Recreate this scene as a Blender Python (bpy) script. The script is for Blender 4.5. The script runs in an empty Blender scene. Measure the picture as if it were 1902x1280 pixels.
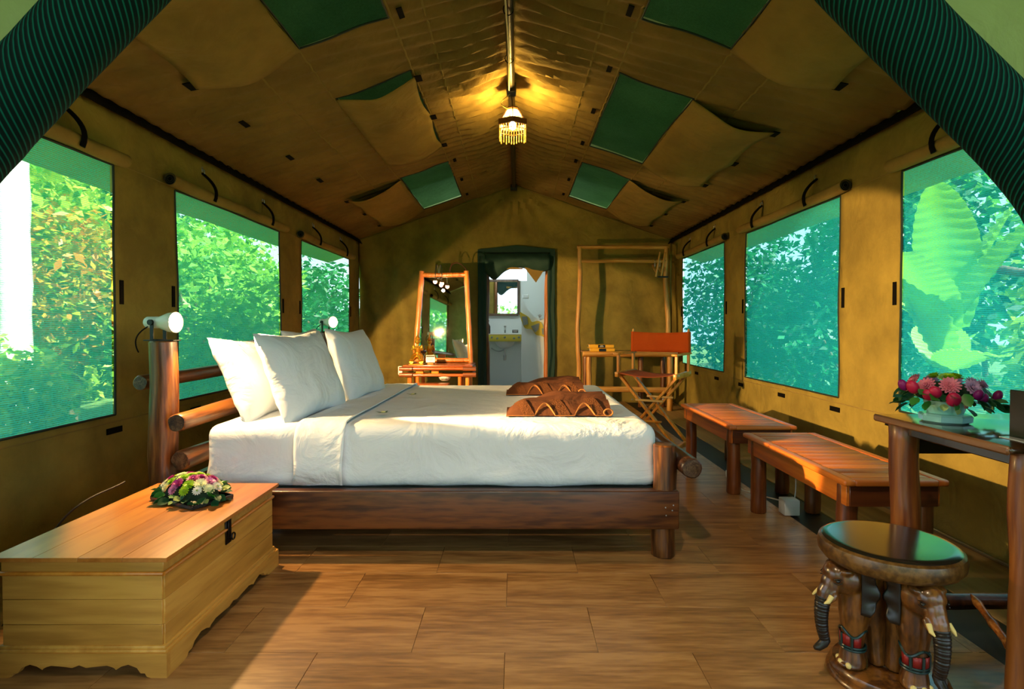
import bpy, bmesh, math, random
from mathutils import Vector, Matrix, noise, Euler
R = math.radians
PI = math.pi
rnd = random.Random(7)
sc = bpy.context.scene
C = sc.collection

# ------------------------------------------------------------------ camera, world, sun, lamps off frame, exposure
cam = bpy.data.cameras.new('camera'); cam_o = bpy.data.objects.new('camera', cam); C.objects.link(cam_o)
cam.sensor_width = 36.0; cam.lens = 36.0 * 1050 / 1902
cam_o.location = (0, 0, 1.04); cam_o.rotation_euler = (R(89.0), 0, 0)
cam.shift_x = -6 / 1902; cam.shift_y = -16.7 / 1902
cam.clip_start = 0.05; cam.clip_end = 200
sc.camera = cam_o
sc.view_settings.view_transform = 'Standard'; sc.view_settings.look = 'None'
sc.view_settings.gamma = 1.0; sc.view_settings.use_curve_mapping = False
sc.view_settings.exposure = 0.38
cy = sc.cycles
cy.max_bounces = 8; cy.diffuse_bounces = 4; cy.glossy_bounces = 4; cy.transmission_bounces = 4
cy.transparent_max_bounces = 10; cy.caustics_reflective = False; cy.caustics_refractive = False
cy.sample_clamp_indirect = 6.0; cy.use_denoising = True
try: cy.denoiser = 'OPENIMAGEDENOISE'
except Exception: pass

world = bpy.data.worlds.new('world'); sc.world = world; world.use_nodes = True
bg = world.node_tree.nodes['Background']
bg.inputs[0].default_value = (0.70, 0.87, 1.0, 1); bg.inputs[1].default_value = 2.0

def light(name, kind, loc, energy, col, direction=None, **kw):
    l = bpy.data.lights.new(name, kind); l.energy = energy; l.color = col
    for k, v in kw.items(): setattr(l, k, v)
    o = bpy.data.objects.new(name, l); o.location = loc; C.objects.link(o)
    if direction is not None:
        o.rotation_euler = Vector(direction).to_track_quat('-Z', 'Y').to_euler()
    return o
light('sun', 'SUN', (0, 0, 10), 19.0, (1, .93, .8), (-0.42, 0.34, -0.84), angle=R(2))
WARM = (1.0, .62, .25)
# porch lamp above and behind the camera, hung under the flysheet
light('porch_lamp_light', 'SPOT', (0.05, 0.80, 2.45), 66, (1, .74, .46), (0.10, .50, -.86), spot_size=R(84), spot_blend=.7, shadow_soft_size=.03)
# lit bedside lamps (their light; the lamps themselves are built below)
light('near_lamp_light', 'SPOT', (-1.475, 2.59, 1.105), 62, WARM, (math.cos(R(50)), .12, -math.sin(R(50))), spot_size=R(130), spot_blend=.10, shadow_soft_size=.02)
light('near_lamp_beam', 'SPOT', (-1.470, 2.585, 1.075), 760, WARM, (1, .30, -.15), spot_size=R(42), spot_blend=.12, shadow_soft_size=.02)
light('far_lamp_beam', 'SPOT', (-1.50, 4.78, 1.08), 300, WARM, (.42, .9, -.42), spot_size=R(78), spot_blend=.08, shadow_soft_size=.02)
light('far_lamp_light', 'SPOT', (-1.45, 4.74, 1.11), 80, WARM, (.62, .50, -.50), spot_size=R(130), spot_blend=.08, shadow_soft_size=.02)
light('pendant_light', 'POINT', (-.02, 4.44, 2.655), 20, (1.0, .72, .25), shadow_soft_size=.03)
light('pendant_uplight', 'SPOT', (-.02, 4.44, 2.645), 100, (1.0, .66, .13), (0, .001, 1), spot_size=R(168), spot_blend=.5, shadow_soft_size=.02)
light('bathroom_fill', 'POINT', (-.2, 8.6, 2.15), 16, (.85, .97, 1), shadow_soft_size=.08)  # added fill without a fixture, brightens the bathroom under the flysheet
light('vanity_bulb_light', 'POINT', (-.935, 6.72, 1.50), 2.2, (1, .55, .35), shadow_soft_size=.02)

# ------------------------------------------------------------------ materials
def hexc(h):
    v = [int(h[i:i+2], 16) / 255 for i in (0, 2, 4)]
    return tuple(((c / 12.92) if c <= .04045 else ((c + .055) / 1.055) ** 2.4) for c in v) + (1,)
MATS = {}
def newmat(name):
    m = bpy.data.materials.new(name); m.use_nodes = True
    nt = m.node_tree; b = nt.nodes['Principled BSDF']
    return m, nt, b
def plain(name, col, rough=.6, metal=0, spec=.5, emit=None, es=0, bump=0, bscale=60, var=0):
    if name in MATS: return MATS[name]
    m, nt, b = newmat(name)
    c = hexc(col) if isinstance(col, str) else tuple(col) + (1,)
    b.inputs['Base Color'].default_value = c
    b.inputs['Roughness'].default_value = rough; b.inputs['Metallic'].default_value = metal
    b.inputs['Specular IOR Level'].default_value = spec
    if emit:
        b.inputs['Emission Color'].default_value = hexc(emit); b.inputs['Emission Strength'].default_value = es
    if bump or var:
        tc = nt.nodes.new('ShaderNodeTexCoord'); n = nt.nodes.new('ShaderNodeTexNoise')
        n.inputs['Scale'].default_value = bscale; n.inputs['Detail'].default_value = 4
        nt.links.new(tc.outputs['Object'], n.inputs['Vector'])
        if bump:
            bp = nt.nodes.new('ShaderNodeBump'); bp.inputs['Strength'].default_value = bump; bp.inputs['Distance'].default_value = .01
            nt.links.new(n.outputs['Fac'], bp.inputs['Height']); nt.links.new(bp.outputs[0], b.inputs['Normal'])
        if var:
            h = nt.nodes.new('ShaderNodeHueSaturation'); mr = nt.nodes.new('ShaderNodeMapRange')
            mr.inputs['To Min'].default_value = 1 - var; mr.inputs['To Max'].default_value = 1 + var
            nt.links.new(n.outputs['Fac'], mr.inputs['Value']); nt.links.new(mr.outputs[0], h.inputs['Value'])
            h.inputs['Color'].default_value = c; nt.links.new(h.outputs[0], b.inputs['Base Color'])
    MATS[name] = m; return m
def ramp(nt, stops):
    r = nt.nodes.new('ShaderNodeValToRGB'); e = r.color_ramp.elements
    while len(e) < len(stops): e.new(.5)
    for i, (p, c) in enumerate(stops):
        e[i].position = p; e[i].color = hexc(c)
    return r
def wood(name, cols, axis='y', scale=7, rough=.38, coat=.25, stretch=.07, bump=.25, rand=True, knots=0.35):
    if name in MATS: return MATS[name]
    m, nt, b = newmat(name); N = nt.nodes.new; L = nt.links.new
    tc = N('ShaderNodeTexCoord'); mp = N('ShaderNodeMapping')
    s = {'x': (stretch, 1, 1), 'y': (1, stretch, 1), 'z': (1, 1, stretch)}[axis]
    mp.inputs['Scale'].default_value = [v * scale for v in s]
    L(tc.outputs['Object'], mp.inputs['Vector'])
    src = mp.outputs[0]
    if rand:
        oi = N('ShaderNodeObjectInfo'); va = N('ShaderNodeVectorMath'); va.operation = 'ADD'
        ml = N('ShaderNodeMath'); ml.operation = 'MULTIPLY'; ml.inputs[1].default_value = 37
        L(oi.outputs['Random'], ml.inputs[0]); L(mp.outputs[0], va.inputs[0]); L(ml.outputs[0], va.inputs[1]); src = va.outputs[0]
    n1 = N('ShaderNodeTexNoise'); n1.inputs['Scale'].default_value = 1.6; n1.inputs['Detail'].default_value = 6; n1.inputs['Distortion'].default_value = 1.2 * knots * 2
    n2 = N('ShaderNodeTexNoise'); n2.inputs['Scale'].default_value = 9; n2.inputs['Detail'].default_value = 5
    L(src, n1.inputs['Vector']); L(src, n2.inputs['Vector'])
    mx = N('ShaderNodeMath'); mx.operation = 'MULTIPLY_ADD'; mx.inputs[1].default_value = .45
    mm = N('ShaderNodeMath'); mm.operation = 'MULTIPLY'; mm.inputs[1].default_value = .6
    L(n2.outputs['Fac'], mx.inputs[0]); L(n1.outputs['Fac'], mm.inputs[0]); L(mm.outputs[0], mx.inputs[2])
    r = ramp(nt, [(.36, cols[0]), (.50, cols[1]), (.62, cols[2])])
    L(mx.outputs[0], r.inputs[0]); L(r.outputs[0], b.inputs['Base Color'])
    b.inputs['Roughness'].default_value = rough; b.inputs['Coat Weight'].default_value = coat; b.inputs['Coat Roughness'].default_value = .18
    bp = N('ShaderNodeBump'); bp.inputs['Strength'].default_value = bump; bp.inputs['Distance'].default_value = .004
    L(mx.outputs[0], bp.inputs['Height']); L(bp.outputs[0], b.inputs['Normal'])
    MATS[name] = m; return m
def canvas(name, c0, c1, rough=.85, transl=.0, wave=None, fine=1.0, stain=.0):
    if name in MATS: return MATS[name]
    m, nt, b = newmat(name); N = nt.nodes.new; L = nt.links.new
    tc = N('ShaderNodeTexCoord'); n1 = N('ShaderNodeTexNoise'); n1.inputs['Scale'].default_value = 2.2; n1.inputs['Detail'].default_value = 8; n1.inputs['Roughness'].default_value = .62
    L(tc.outputs['Object'], n1.inputs['Vector'])
    r = ramp(nt, [(.36, c0), (.64, c1)]); L(n1.outputs['Fac'], r.inputs[0])
    L(r.outputs[0], b.inputs['Base Color']); b.inputs['Roughness'].default_value = rough; b.inputs['Specular IOR Level'].default_value = .15
    n3 = N('ShaderNodeTexNoise'); n3.inputs['Scale'].default_value = 260; L(tc.outputs['Object'], n3.inputs['Vector'])
    n4 = N('ShaderNodeTexNoise'); n4.inputs['Scale'].default_value = 5; n4.inputs['Detail'].default_value = 5; n4.inputs['Distortion'].default_value = .8; L(tc.outputs['Object'], n4.inputs['Vector'])
    b1 = N('ShaderNodeBump'); b1.inputs['Strength'].default_value = .15 * fine; b1.inputs['Distance'].default_value = .002; L(n3.outputs['Fac'], b1.inputs['Height'])
    b2 = N('ShaderNodeBump'); b2.inputs['Strength'].default_value = .5; b2.inputs['Distance'].default_value = .05; L(n4.outputs['Fac'], b2.inputs['Height'])
    L(b1.outputs[0], b2.inputs['Normal']); L(b2.outputs[0], b.inputs['Normal'])
    if transl:
        t = N('ShaderNodeBsdfTranslucent'); L(r.outputs[0], t.inputs['Color']); mix = N('ShaderNodeMixShader'); mix.inputs[0].default_value = transl
        L(b.outputs[0], mix.inputs[1]); L(t.outputs[0], mix.inputs[2]); L(mix.outputs[0], nt.nodes['Material Output'].inputs[0])
    MATS[name] = m; return m
def screen(name, tint, body, thru, wscale, lines='z'):
    """woven shade cloth: part open holes (transparent), part coloured translucent yarn"""
    m, nt, b = newmat(name); N = nt.nodes.new; L = nt.links.new
    tr = N('ShaderNodeBsdfTransparent'); tr.inputs[0].default_value = tuple(tint) + (1,)
    tl = N('ShaderNodeBsdfTranslucent'); tl.inputs[0].default_value = tuple(body) + (1,)
    df = N('ShaderNodeBsdfDiffuse'); df.inputs[0].default_value = tuple(body) + (1,)
    m1 = N('ShaderNodeMixShader'); m1.inputs[0].default_value = .35; L(tl.outputs[0], m1.inputs[1]); L(df.outputs[0], m1.inputs[2])
    tc = N('ShaderNodeTexCoord'); w = N('ShaderNodeTexWave'); w.bands_direction = 'Z' if lines == 'z' else 'Y'
    w.inputs['Scale'].default_value = wscale; w.inputs['Distortion'].default_value = .6; w.inputs['Detail'].default_value = 1
    n = N('ShaderNodeTexNoise'); n.inputs['Scale'].default_value = 90
    L(tc.outputs['Object'], w.inputs['Vector']); L(tc.outputs['Object'], n.inputs['Vector'])
    mr = N('ShaderNodeMapRange'); mr.inputs['To Min'].default_value = thru - .26; mr.inputs['To Max'].default_value = thru + .26
    ad = N('ShaderNodeMath'); ad.operation = 'MULTIPLY_ADD'; ad.inputs[1].default_value = .5; L(n.outputs['Fac'], ad.inputs[0])
    hf = N('ShaderNodeMath'); hf.operation = 'MULTIPLY'; hf.inputs[1].default_value = .5; L(w.outputs['Fac'], hf.inputs[0]); L(hf.outputs[0], ad.inputs[2])
    L(ad.outputs[0], mr.inputs['Value'])
    m2 = N('ShaderNodeMixShader'); L(mr.outputs[0], m2.inputs[0]); L(m1.outputs[0], m2.inputs[1]); L(tr.outputs[0], m2.inputs[2])
    L(m2.outputs[0], nt.nodes['Material Output'].inputs[0]); return m
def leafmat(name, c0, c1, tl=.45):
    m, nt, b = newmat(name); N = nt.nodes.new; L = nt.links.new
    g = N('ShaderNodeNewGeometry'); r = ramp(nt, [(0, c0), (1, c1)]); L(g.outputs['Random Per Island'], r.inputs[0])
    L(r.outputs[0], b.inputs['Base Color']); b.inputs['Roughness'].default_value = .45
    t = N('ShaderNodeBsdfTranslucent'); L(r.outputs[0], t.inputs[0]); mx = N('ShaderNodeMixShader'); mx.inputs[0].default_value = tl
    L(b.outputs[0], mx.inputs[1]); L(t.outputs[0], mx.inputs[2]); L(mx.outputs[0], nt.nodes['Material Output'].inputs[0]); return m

M_wall = canvas('wall_canvas', '74642f', '93803c')
M_ceil = canvas('ceiling_canvas', '6e5a30', '836b3a')
M_flap = canvas('flap_canvas', '7e6836', '937a40')
M_seam = plain('seam_canvas', '84703e', .85, spec=.1)
M_fly = canvas('fly_canvas', '9aa47a', 'adb68c', transl=.17)
M_front = canvas('front_canvas', '8f9a66', 'a0aa78')
M_black = plain('black_webbing', '080706', .8, spec=.08)
M_piping = plain('dark_green_piping', '14251c', .7)
M_scrL = screen('screen_left_lit', (.86, 1, .95), (.10, .86, .68), .54, 34)  # same cloth on both sides; the sunlit garden's greener light is put into this tint
M_scrR = screen('screen_right_lit', (.58, .88, .98), (.02, .54, .76), .50, 34)
M_roof_mesh = screen('roof_mesh', (.36, .62, .52), (.01, .11, .09), .48, 50, 'y')
M_white = plain('white_paint', 'e9e6dd', .4)
M_metal = plain('steel', 'b9bcc0', .3, 1)
M_blackmetal = plain('black_metal', '131313', .4, .3)
M_log = wood('log_wood', ('2e1609', '5e3214', '8a5826'), 'z', 8, bump=.5)
M_logy = wood('log_wood_lying', ('2e1609', '603416', '86501f'), 'y', 8, bump=.5)
M_logend = wood('log_end', ('2a170c', '4a3220', '6b5238'), 'z', 22, stretch=1.0, bump=.4, coat=.05)
M_darklog = wood('dark_log', ('1b0d07', '3a1d0e', '55301a'), 'z', 8, bump=.4)
M_rail = wood('rail_wood', ('1c0d07', '432210', '6b3d1b'), 'x', 6, bump=.35, stretch=.12)
M_floor = wood('floor_wood', ('74502c', '966a3c', 'ae814e'), 'x', 8, rough=.36, coat=.12, stretch=.13, bump=.12)
M_ply = wood('ply_wood', ('7d6238', '8f7143', 'a08250'), 'y', 3, rough=.6, coat=0, bump=.05)
M_chest = wood('chest_wood', ('a8742c', 'c08a3a', 'd09c48'), 'y', 5, rough=.4, bump=.12, stretch=.10)
M_chestx = wood('chest_wood_front', ('a06e2a', 'bb8538', 'cc9644'), 'x', 5, rough=.4, bump=.12, stretch=.10)
M_chesttop = wood('chest_top_wood', ('96541c', 'b36c28', 'c07c34'), 'y', 5, rough=.34, bump=.1, stretch=.10)
M_bench = wood('bench_wood', ('9c4610', 'c4621a', 'd67828'), 'y', 5, rough=.42, coat=.12, bump=.1)
M_benchx = wood('bench_slat_wood', ('964812', 'b8601a', 'cc762a'), 'x', 5, rough=.46, coat=.08, bump=.1)
M_benchleg = wood('bench_leg_wood', ('4a220c', '6d3714', '8a4a1e'), 'z', 7)
M_table = wood('table_wood', ('1e100a', '38200f', '4e2e16'), 'y', 6, rough=.12, coat=.9, bump=.02)
M_tabledge = wood('table_edge_wood', ('4a2c18', '6d4526', '835834'), 'y', 6)
M_chair = wood('chair_wood', ('b2641c', 'cf8428', 'dd9c3c'), 'z', 7, rough=.35)
M_pole = wood('pole_wood', ('94601e', 'b98238', 'cf9c52'), 'z', 7, rough=.5, coat=.1)
M_polex = wood('pole_wood_lying', ('94601e', 'b98238', 'cf9c52'), 'x', 7, rough=.5, coat=.1)
M_bamboo = wood('bamboo', ('a8541a', 'd0782c', 'e09444'), 'z', 5, rough=.28, coat=.5)
M_dress = wood('dresser_wood', ('7c3412', 'a45220', 'b8672c'), 'x', 6, rough=.3, coat=.5)
M_stool = wood('stool_wood', ('2c170a', '55300f', '7c4c1c'), 'z', 9, rough=.3, coat=.5, bump=.3, stretch=.3)
M_stooltop = wood('stool_top_wood', ('10100e', '1e1c18', '2c241a'), 'x', 6, rough=.16, coat=.9, bump=.06)
M_dark = plain('dark_carved', '14110f', .35, var=.3)
M_ivory = plain('ivory', 'd8c27a', .4)
M_linen = canvas('white_linen', 'dde4ee', 'e7edf5', rough=.8)
M_towel = canvas('brown_towel', '4c2b18', '5a351f', rough=.95, fine=3)
M_towelhem = plain('towel_hem', 'a06a3a', .9, spec=.1)
M_orange = canvas('orange_canvas', 'c04c14', 'cc571a')
M_seatcl = canvas('seat_canvas', 'c05c34', 'cc6c40')
M_flaproll = None
M_green = plain('door_green_cloth', '12352d', .8, bump=.6, bscale=9)
M_plaster = plain('bath_plaster', 'dfe8ea', .7, bump=.2, bscale=8)
M_glow = plain('bulb_glow', 'fff2d0', emit='ffdc98', es=45)
M_glow2 = plain('pink_bulb_glow', 'ffd0b0', emit='ff8a60', es=18)
M_mirror = plain('mirror_glass', (.9, .92, .9), .02, 1)
M_gold = plain('gold_leaf', 'e0a83a', .28, .85)
M_plast = plain('white_plastic', 'd9d8d2', .4)

# ------------------------------------------------------------------ mesh helpers
ORIG = {}
def link(o, parent=None):
    C.objects.link(o)
    if parent is not None: o.parent = parent
def thing(name, label, cat, loc=(0, 0, 0), rot=(0, 0, 0), group=None, world=True, kind=None):
    o = bpy.data.objects.new(name, None); C.objects.link(o); o.empty_display_size = .05
    o.location = loc; o.rotation_euler = rot
    if label: o['label'] = label
    if cat: o['category'] = cat
    if group: o['group'] = group
    if kind: o['kind'] = kind
    ORIG[o.name] = Vector(loc) if world else Vector()
    return o
def obj(name, bm, mats, parent=None, smooth=40, thick=0, label=None, offs=-1):
    if parent is not None:
        org = ORIG.get(parent.name, Vector())
        if org.length: bmesh.ops.translate(bm, verts=bm.verts, vec=-org)
    me = bpy.data.meshes.new(name); bm.to_mesh(me); bm.free()
    if not isinstance(mats, (list, tuple)): mats = [mats]
    for m in mats: me.materials.append(m)
    if smooth:
        me.shade_smooth(); me.set_sharp_from_angle(angle=R(smooth))
    o = bpy.data.objects.new(name, me); link(o, parent)
    if parent is not None: ORIG[o.name] = ORIG.get(parent.name, Vector())
    if thick:
        s = o.modifiers.new('thickness', 'SOLIDIFY'); s.thickness = thick; s.offset = offs
    if label: o['label'] = label
    return o
def tag(o, label, cat, group=None, kind=None):
    if label: o['label'] = label
    if cat: o['category'] = cat
    if group: o['group'] = group
    if kind: o['kind'] = kind
    return o
def struct(name, bm, mats, label=None, **kw):
    o = obj(name, bm, mats, None, **kw); o['kind'] = 'structure'
    if label: o['label'] = label
    return o
def inst(src, name, parent, loc, rot=(0, 0, 0), scale=None):
    o = bpy.data.objects.new(name, src.data); link(o, parent)
    o.location = loc; o.rotation_euler = rot
    if scale is not None: o.scale = (scale,) * 3 if not hasattr(scale, '__len__') else scale
    return o
def B(): return bmesh.new()
def box(bm, c, s, bev=.003, rot=None, seg=1, mi=0):
    r = bmesh.ops.create_cube(bm, size=1.0)
    vs = r['verts']; bmesh.ops.scale(bm, verts=vs, vec=Vector(s))
    if bev:
        es = list({e for v in vs for e in v.link_edges})
        rr = bmesh.ops.bevel(bm, geom=es, offset=min(bev, min(s) * .45), segments=seg, affect='EDGES', profile=.5)
        vs = list({v for f in rr['faces'] for v in f.verts} | {v for v in vs if v.is_valid})
    if rot is not None: bmesh.ops.rotate(bm, verts=vs, cent=(0, 0, 0), matrix=Euler(rot).to_matrix() if not isinstance(rot, Matrix) else rot)
    bmesh.ops.translate(bm, verts=vs, vec=Vector(c))
    if mi:
        for f in {f for v in vs for f in v.link_faces}: f.material_index = mi
    return bm
def beam(bm, a, b, w, h, bev=.003, up=(0, 0, 1)):
    """rectangular bar from a to b, w sideways, h along up"""
    a, b = Vector(a), Vector(b); d = b - a; L = d.length; z = d.normalized()
    x = Vector(up).cross(z)
    if x.length < 1e-4: x = Vector((1, 0, 0))
    x.normalize(); y = z.cross(x)
    return box(bm, (a + b) / 2, (w, h, L), bev, Matrix((x, y, z)).transposed())
def tube(bm, pts, rad, seg=12, cap=True, cap_mi=0, squash=None, wob=0, seed=0, uv=False, flipv=1):
    pts = [Vector(p) for p in pts]; n = len(pts)
    if not hasattr(rad, '__len__'): rad = [rad] * n
    t0 = (pts[1] - pts[0]).normalized()
    up = Vector((0, 0, 1)) if abs(t0.z) < .9 else Vector((1, 0, 0))
    x = up.cross(t0).normalized(); rings = []; L = 0
    for i in range(n):
        t = (pts[min(i + 1, n - 1)] - pts[max(i - 1, 0)]).normalized()
        x = (x - t * x.dot(t)).normalized(); y = t.cross(x); ring = []
        for k in range(seg):
            a = 2 * PI * k / seg; r = rad[i]
            if wob: r *= 1 + wob * noise.noise(Vector((math.cos(a) * 1.3 + seed, math.sin(a) * 1.3, i * .35 + seed)))
            ring.append(bm.verts.new(pts[i] + (x * math.cos(a) * (squash or 1) + y * math.sin(a)) * r))
        rings.append(ring)
    uvl = bm.loops.layers.uv.verify() if uv else None
    for i in range(n - 1):
        L2 = L + (pts[i + 1] - pts[i]).length
        for k in range(seg):
            k2 = (k + 1) % seg
            f = bm.faces.new((rings[i][k], rings[i][k2], rings[i + 1][k2], rings[i + 1][k]))
            if uv:
                for lp, (uu, vv) in zip(f.loops, ((L, k), (L, k + 1), (L2, k + 1), (L2, k))): lp[uvl].uv = (uu, flipv * vv / seg)
        L = L2
    if cap:
        for ring, rev in ((rings[0], True), (rings[-1], False)):
            f = bm.faces.new(ring[::-1] if rev else ring); f.material_index = cap_mi
    return bm
def log(bm, a, b, r0, r1=None, n=9, seg=16, wob=.12, seed=0, bend=.006):
    a, b = Vector(a), Vector(b); r1 = r1 or r0
    pts, rs = [], []
    for i in range(n):
        t = i / (n - 1); p = a.lerp(b, t)
        e = math.sin(PI * t)
        p += Vector((noise.noise(Vector((t * 3, seed, 0))), noise.noise(Vector((t * 3, seed, 5))), noise.noise(Vector((t * 3, seed, 9))) * .5)) * bend * e * 2
        pts.append(p); rs.append(r0 + (r1 - r0) * t)
    d = (b - a).normalized()
    pts = [pts[0]] + [pts[0] + d * min(.006, r0 * .2)] + pts[1:-1] + [pts[-1] - d * min(.006, r0 * .2)] + [pts[-1]]
    rs = [rs[0] * .88] + rs[:1] + rs[1:-1] + rs[-1:] + [rs[-1] * .88]
    return tube(bm, pts, rs, seg, True, 1, wob=wob, seed=seed)
def lathe(bm, prof, c=(0, 0, 0), seg=32, mi=0, sx=1, sy=1):
    rings = []
    for r, z in prof:
        if r < 1e-5: rings.append([bm.verts.new(Vector(c) + Vector((0, 0, z)))])
        else: rings.append([bm.verts.new(Vector(c) + Vector((math.cos(2 * PI * k / seg) * r * sx, math.sin(2 * PI * k / seg) * r * sy, z))) for k in range(seg)])
    for i in range(len(prof) - 1):
        a, b = rings[i], rings[i + 1]
        for k in range(seg):
            k2 = (k + 1) % seg
            if len(a) == 1 and len(b) == 1: continue
            if len(a) == 1: f = bm.faces.new((a[0], b[k2], b[k]))
            elif len(b) == 1: f = bm.faces.new((a[k], a[k2], b[0]))
            else: f = bm.faces.new((a[k], a[k2], b[k2], b[k]))
            f.material_index = mi
    return bm
def ball(bm, c, s, u=16, v=10, rot=None):
    r = bmesh.ops.create_uvsphere(bm, u_segments=u, v_segments=v, radius=1.0)
    vs = r['verts']; bmesh.ops.scale(bm, verts=vs, vec=Vector(s) if hasattr(s, '__len__') else Vector((s, s, s)))
    if rot is not None: bmesh.ops.rotate(bm, verts=vs, cent=(0, 0, 0), matrix=Euler(rot).to_matrix())
    bmesh.ops.translate(bm, verts=vs, vec=Vector(c)); return bm
def prism(bm, poly, axis, a, b, mi=0):
    """extrude 2D polygon between a and b on axis ('x': poly=(y,z); 'y': poly=(x,z); 'z': poly=(x,y))"""
    def P(p, t): return {'x': (t, p[0], p[1]), 'y': (p[0], t, p[1]), 'z': (p[0], p[1], t)}[axis]
    v0 = [bm.verts.new(P(p, a)) for p in poly]; v1 = [bm.verts.new(P(p, b)) for p in poly]
    fs = [bm.faces.new(v0), bm.faces.new(v1[::-1])]
    n = len(poly)
    for i in range(n): fs.append(bm.faces.new((v0[i], v1[i], v1[(i + 1) % n], v0[(i + 1) % n])))
    bmesh.ops.recalc_face_normals(bm, faces=fs)
    for f in fs: f.material_index = mi
    return bm
def lines(a, b, step, extra=()):
    n = max(1, round((b - a) / step)); s = [a + (b - a) * i / n for i in range(n + 1)]
    s = [x for x in s if all(abs(x - e) > step * .35 for e in extra)] + list(extra)
    return sorted(x for x in s if a - 1e-6 <= x <= b + 1e-6)
def sheet(bm, us, vs, P, hole=None, flip=False):
    V = {}
    def g(i, j):
        if (i, j) not in V: V[i, j] = bm.verts.new(P(us[i], vs[j]))
        return V[i, j]
    for i in range(len(us) - 1):
        for j in range(len(vs) - 1):
            if hole and hole((us[i] + us[i + 1]) / 2, (vs[j] + vs[j + 1]) / 2): continue
            q = (g(i, j), g(i + 1, j), g(i + 1, j + 1), g(i, j + 1))
            bm.faces.new(q[::-1] if flip else q)
    return bm
def nz(x, y=0, z=0): return noise.noise(Vector((x, y, z)))
def bez(a, b, c, d, n=10):
    a, b, c, d = map(Vector, (a, b, c, d)); return [a * (1 - t) ** 3 + b * 3 * t * (1 - t) ** 2 + c * 3 * t * t * (1 - t) + d * t ** 3 for t in [i / n for i in range(n + 1)]]

# ================================================================== THE TENT
W, EZ, RZ, YF, YB = 2.13, 2.21, 2.95, 1.38, 7.71
SL = (RZ - EZ) / W
# floor
bm = B(); box(bm, (0, 4.2, -.035), (4.4, 7.2, .03), 0); box(bm, (0, -1.0, -.035), (6.0, 3.2, .03), 0)
floor = struct('floor', bm, plain('floor_slab', '5a4228', .8), 'tent floor of wood look planks'); ORIG['floor'] = Vector()
bm = B(); box(bm, (0, 0, 0), (.596 - .0012, .289 - .0012, .02), .0008)
plank0 = obj('plank', bm, M_floor, floor); plank0.location = (-.331 + .298, 1.9255, -.01)
rows = range(-11, 21)
for r in rows:
    y = 1.9255 + r * .289
    off = -.033 if r % 2 == 0 else .265
    for k in range(-4, 4):
        x = off + k * .596
        if r == 0 and k == 0: continue
        lo, hi = x - .298, x + .298
        lo2, hi2 = max(lo, -2.13), min(hi, 1.50)
        if hi2 - lo2 < .03 or y > 7.8: continue
        o = inst(plank0, 'plank', floor, ((lo2 + hi2) / 2, y, -.01), scale=((hi2 - lo2) / .596, 1, 1))
bm = B(); box(bm, (1.605, 4.5, -.013), (.205, 6.3, .018), 0); obj('edge_strip', bm, plain('black_strip', '0c0d0b', .6), floor, label='black edge strip along the floor')  # flat black band between the planks and the tan board
bm = B(); box(bm, (1.92, 4.5, -.010), (.42, 6.3, .02), .002); obj('side_board', bm, M_ply, floor, label='tan board along the right wall')
bm = B(); box(bm, (2.118, 4.5, .008), (.012, 6.3, .014), .002); obj('rail_strip', bm, M_metal, floor, label='thin bright metal strip at the wall base')

# side walls with the screened windows
WIN_L = [(1.55, 3.0), (3.555, 5.117), (5.63, 7.24)]
WIN_R = [(1.55, 3.12), (3.71, 5.22), (5.76, 7.19)]
WZ0, WZ1 = .567, 1.888
def wx(y, z, s):
    d = .012 * nz(y * 1.3, z * 2.1, s * 7) + .006 * nz(y * 5, z * 1.2, s * 3)
    top = max(0, (z - 1.9) / .3); d += top * .010 * math.sin(y * 34 + 3 * nz(y * 2, 0, s))
    return s * (W + d)
for s, wins, nm in ((-1, WIN_L, 'wall_left'), (1, WIN_R, 'wall_right')):
    ys = lines(YF, YB, .06, [e for w in wins for e in w]); zs = lines(-.03, EZ, .07, (WZ0, WZ1))
    bm = B(); sheet(bm, ys, zs, lambda y, z: Vector((wx(y, z, s), y, z)), lambda y, z: WZ0 < z < WZ1 and any(a < y < b for a, b in wins), flip=s > 0)
    w = struct(nm, bm, M_wall, 'khaki canvas side wall', thick=.004, offs=1); ORIG[w.name] = Vector()
    # loose hems and hook and loop tabs are parts of the wall
    tabs = []
    for a, b in wins:
        tabs += [(a - .05, 1.22, .03, .13), (b + .05, 1.22, .03, .13)]
    for y in ((2.99, 3.75, 4.5, 5.3) if s < 0 else (3.18, 3.75, 4.51, 5.31, 5.95, 6.6)): tabs.append((y, .485, .115, .032))
    for (y, z, dy, dz) in tabs:
        if y < YF: continue
        bm = B(); box(bm, (wx(y, z, s) - s * .006, y, z), (.006, dy, dz), .001, rot=(R(rnd.uniform(-2, 2)), 0, 0)) if False else box(bm, (wx(y, z, s) - s * .006, y, z), (.006, dy, dz), .001)
        obj('tab', bm, M_black, w)
    bm = B(); 
    for y0, y1, z in ((YF, YB, 1.905), (YF, YB, .53)):
        pts = [(wx(y, z, s) - s * .003, y, z) for y in lines(y0, y1, .1)]; tube(bm, pts, .004, 6)
    obj('seam', bm, M_seam, w)
n = 1
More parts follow.
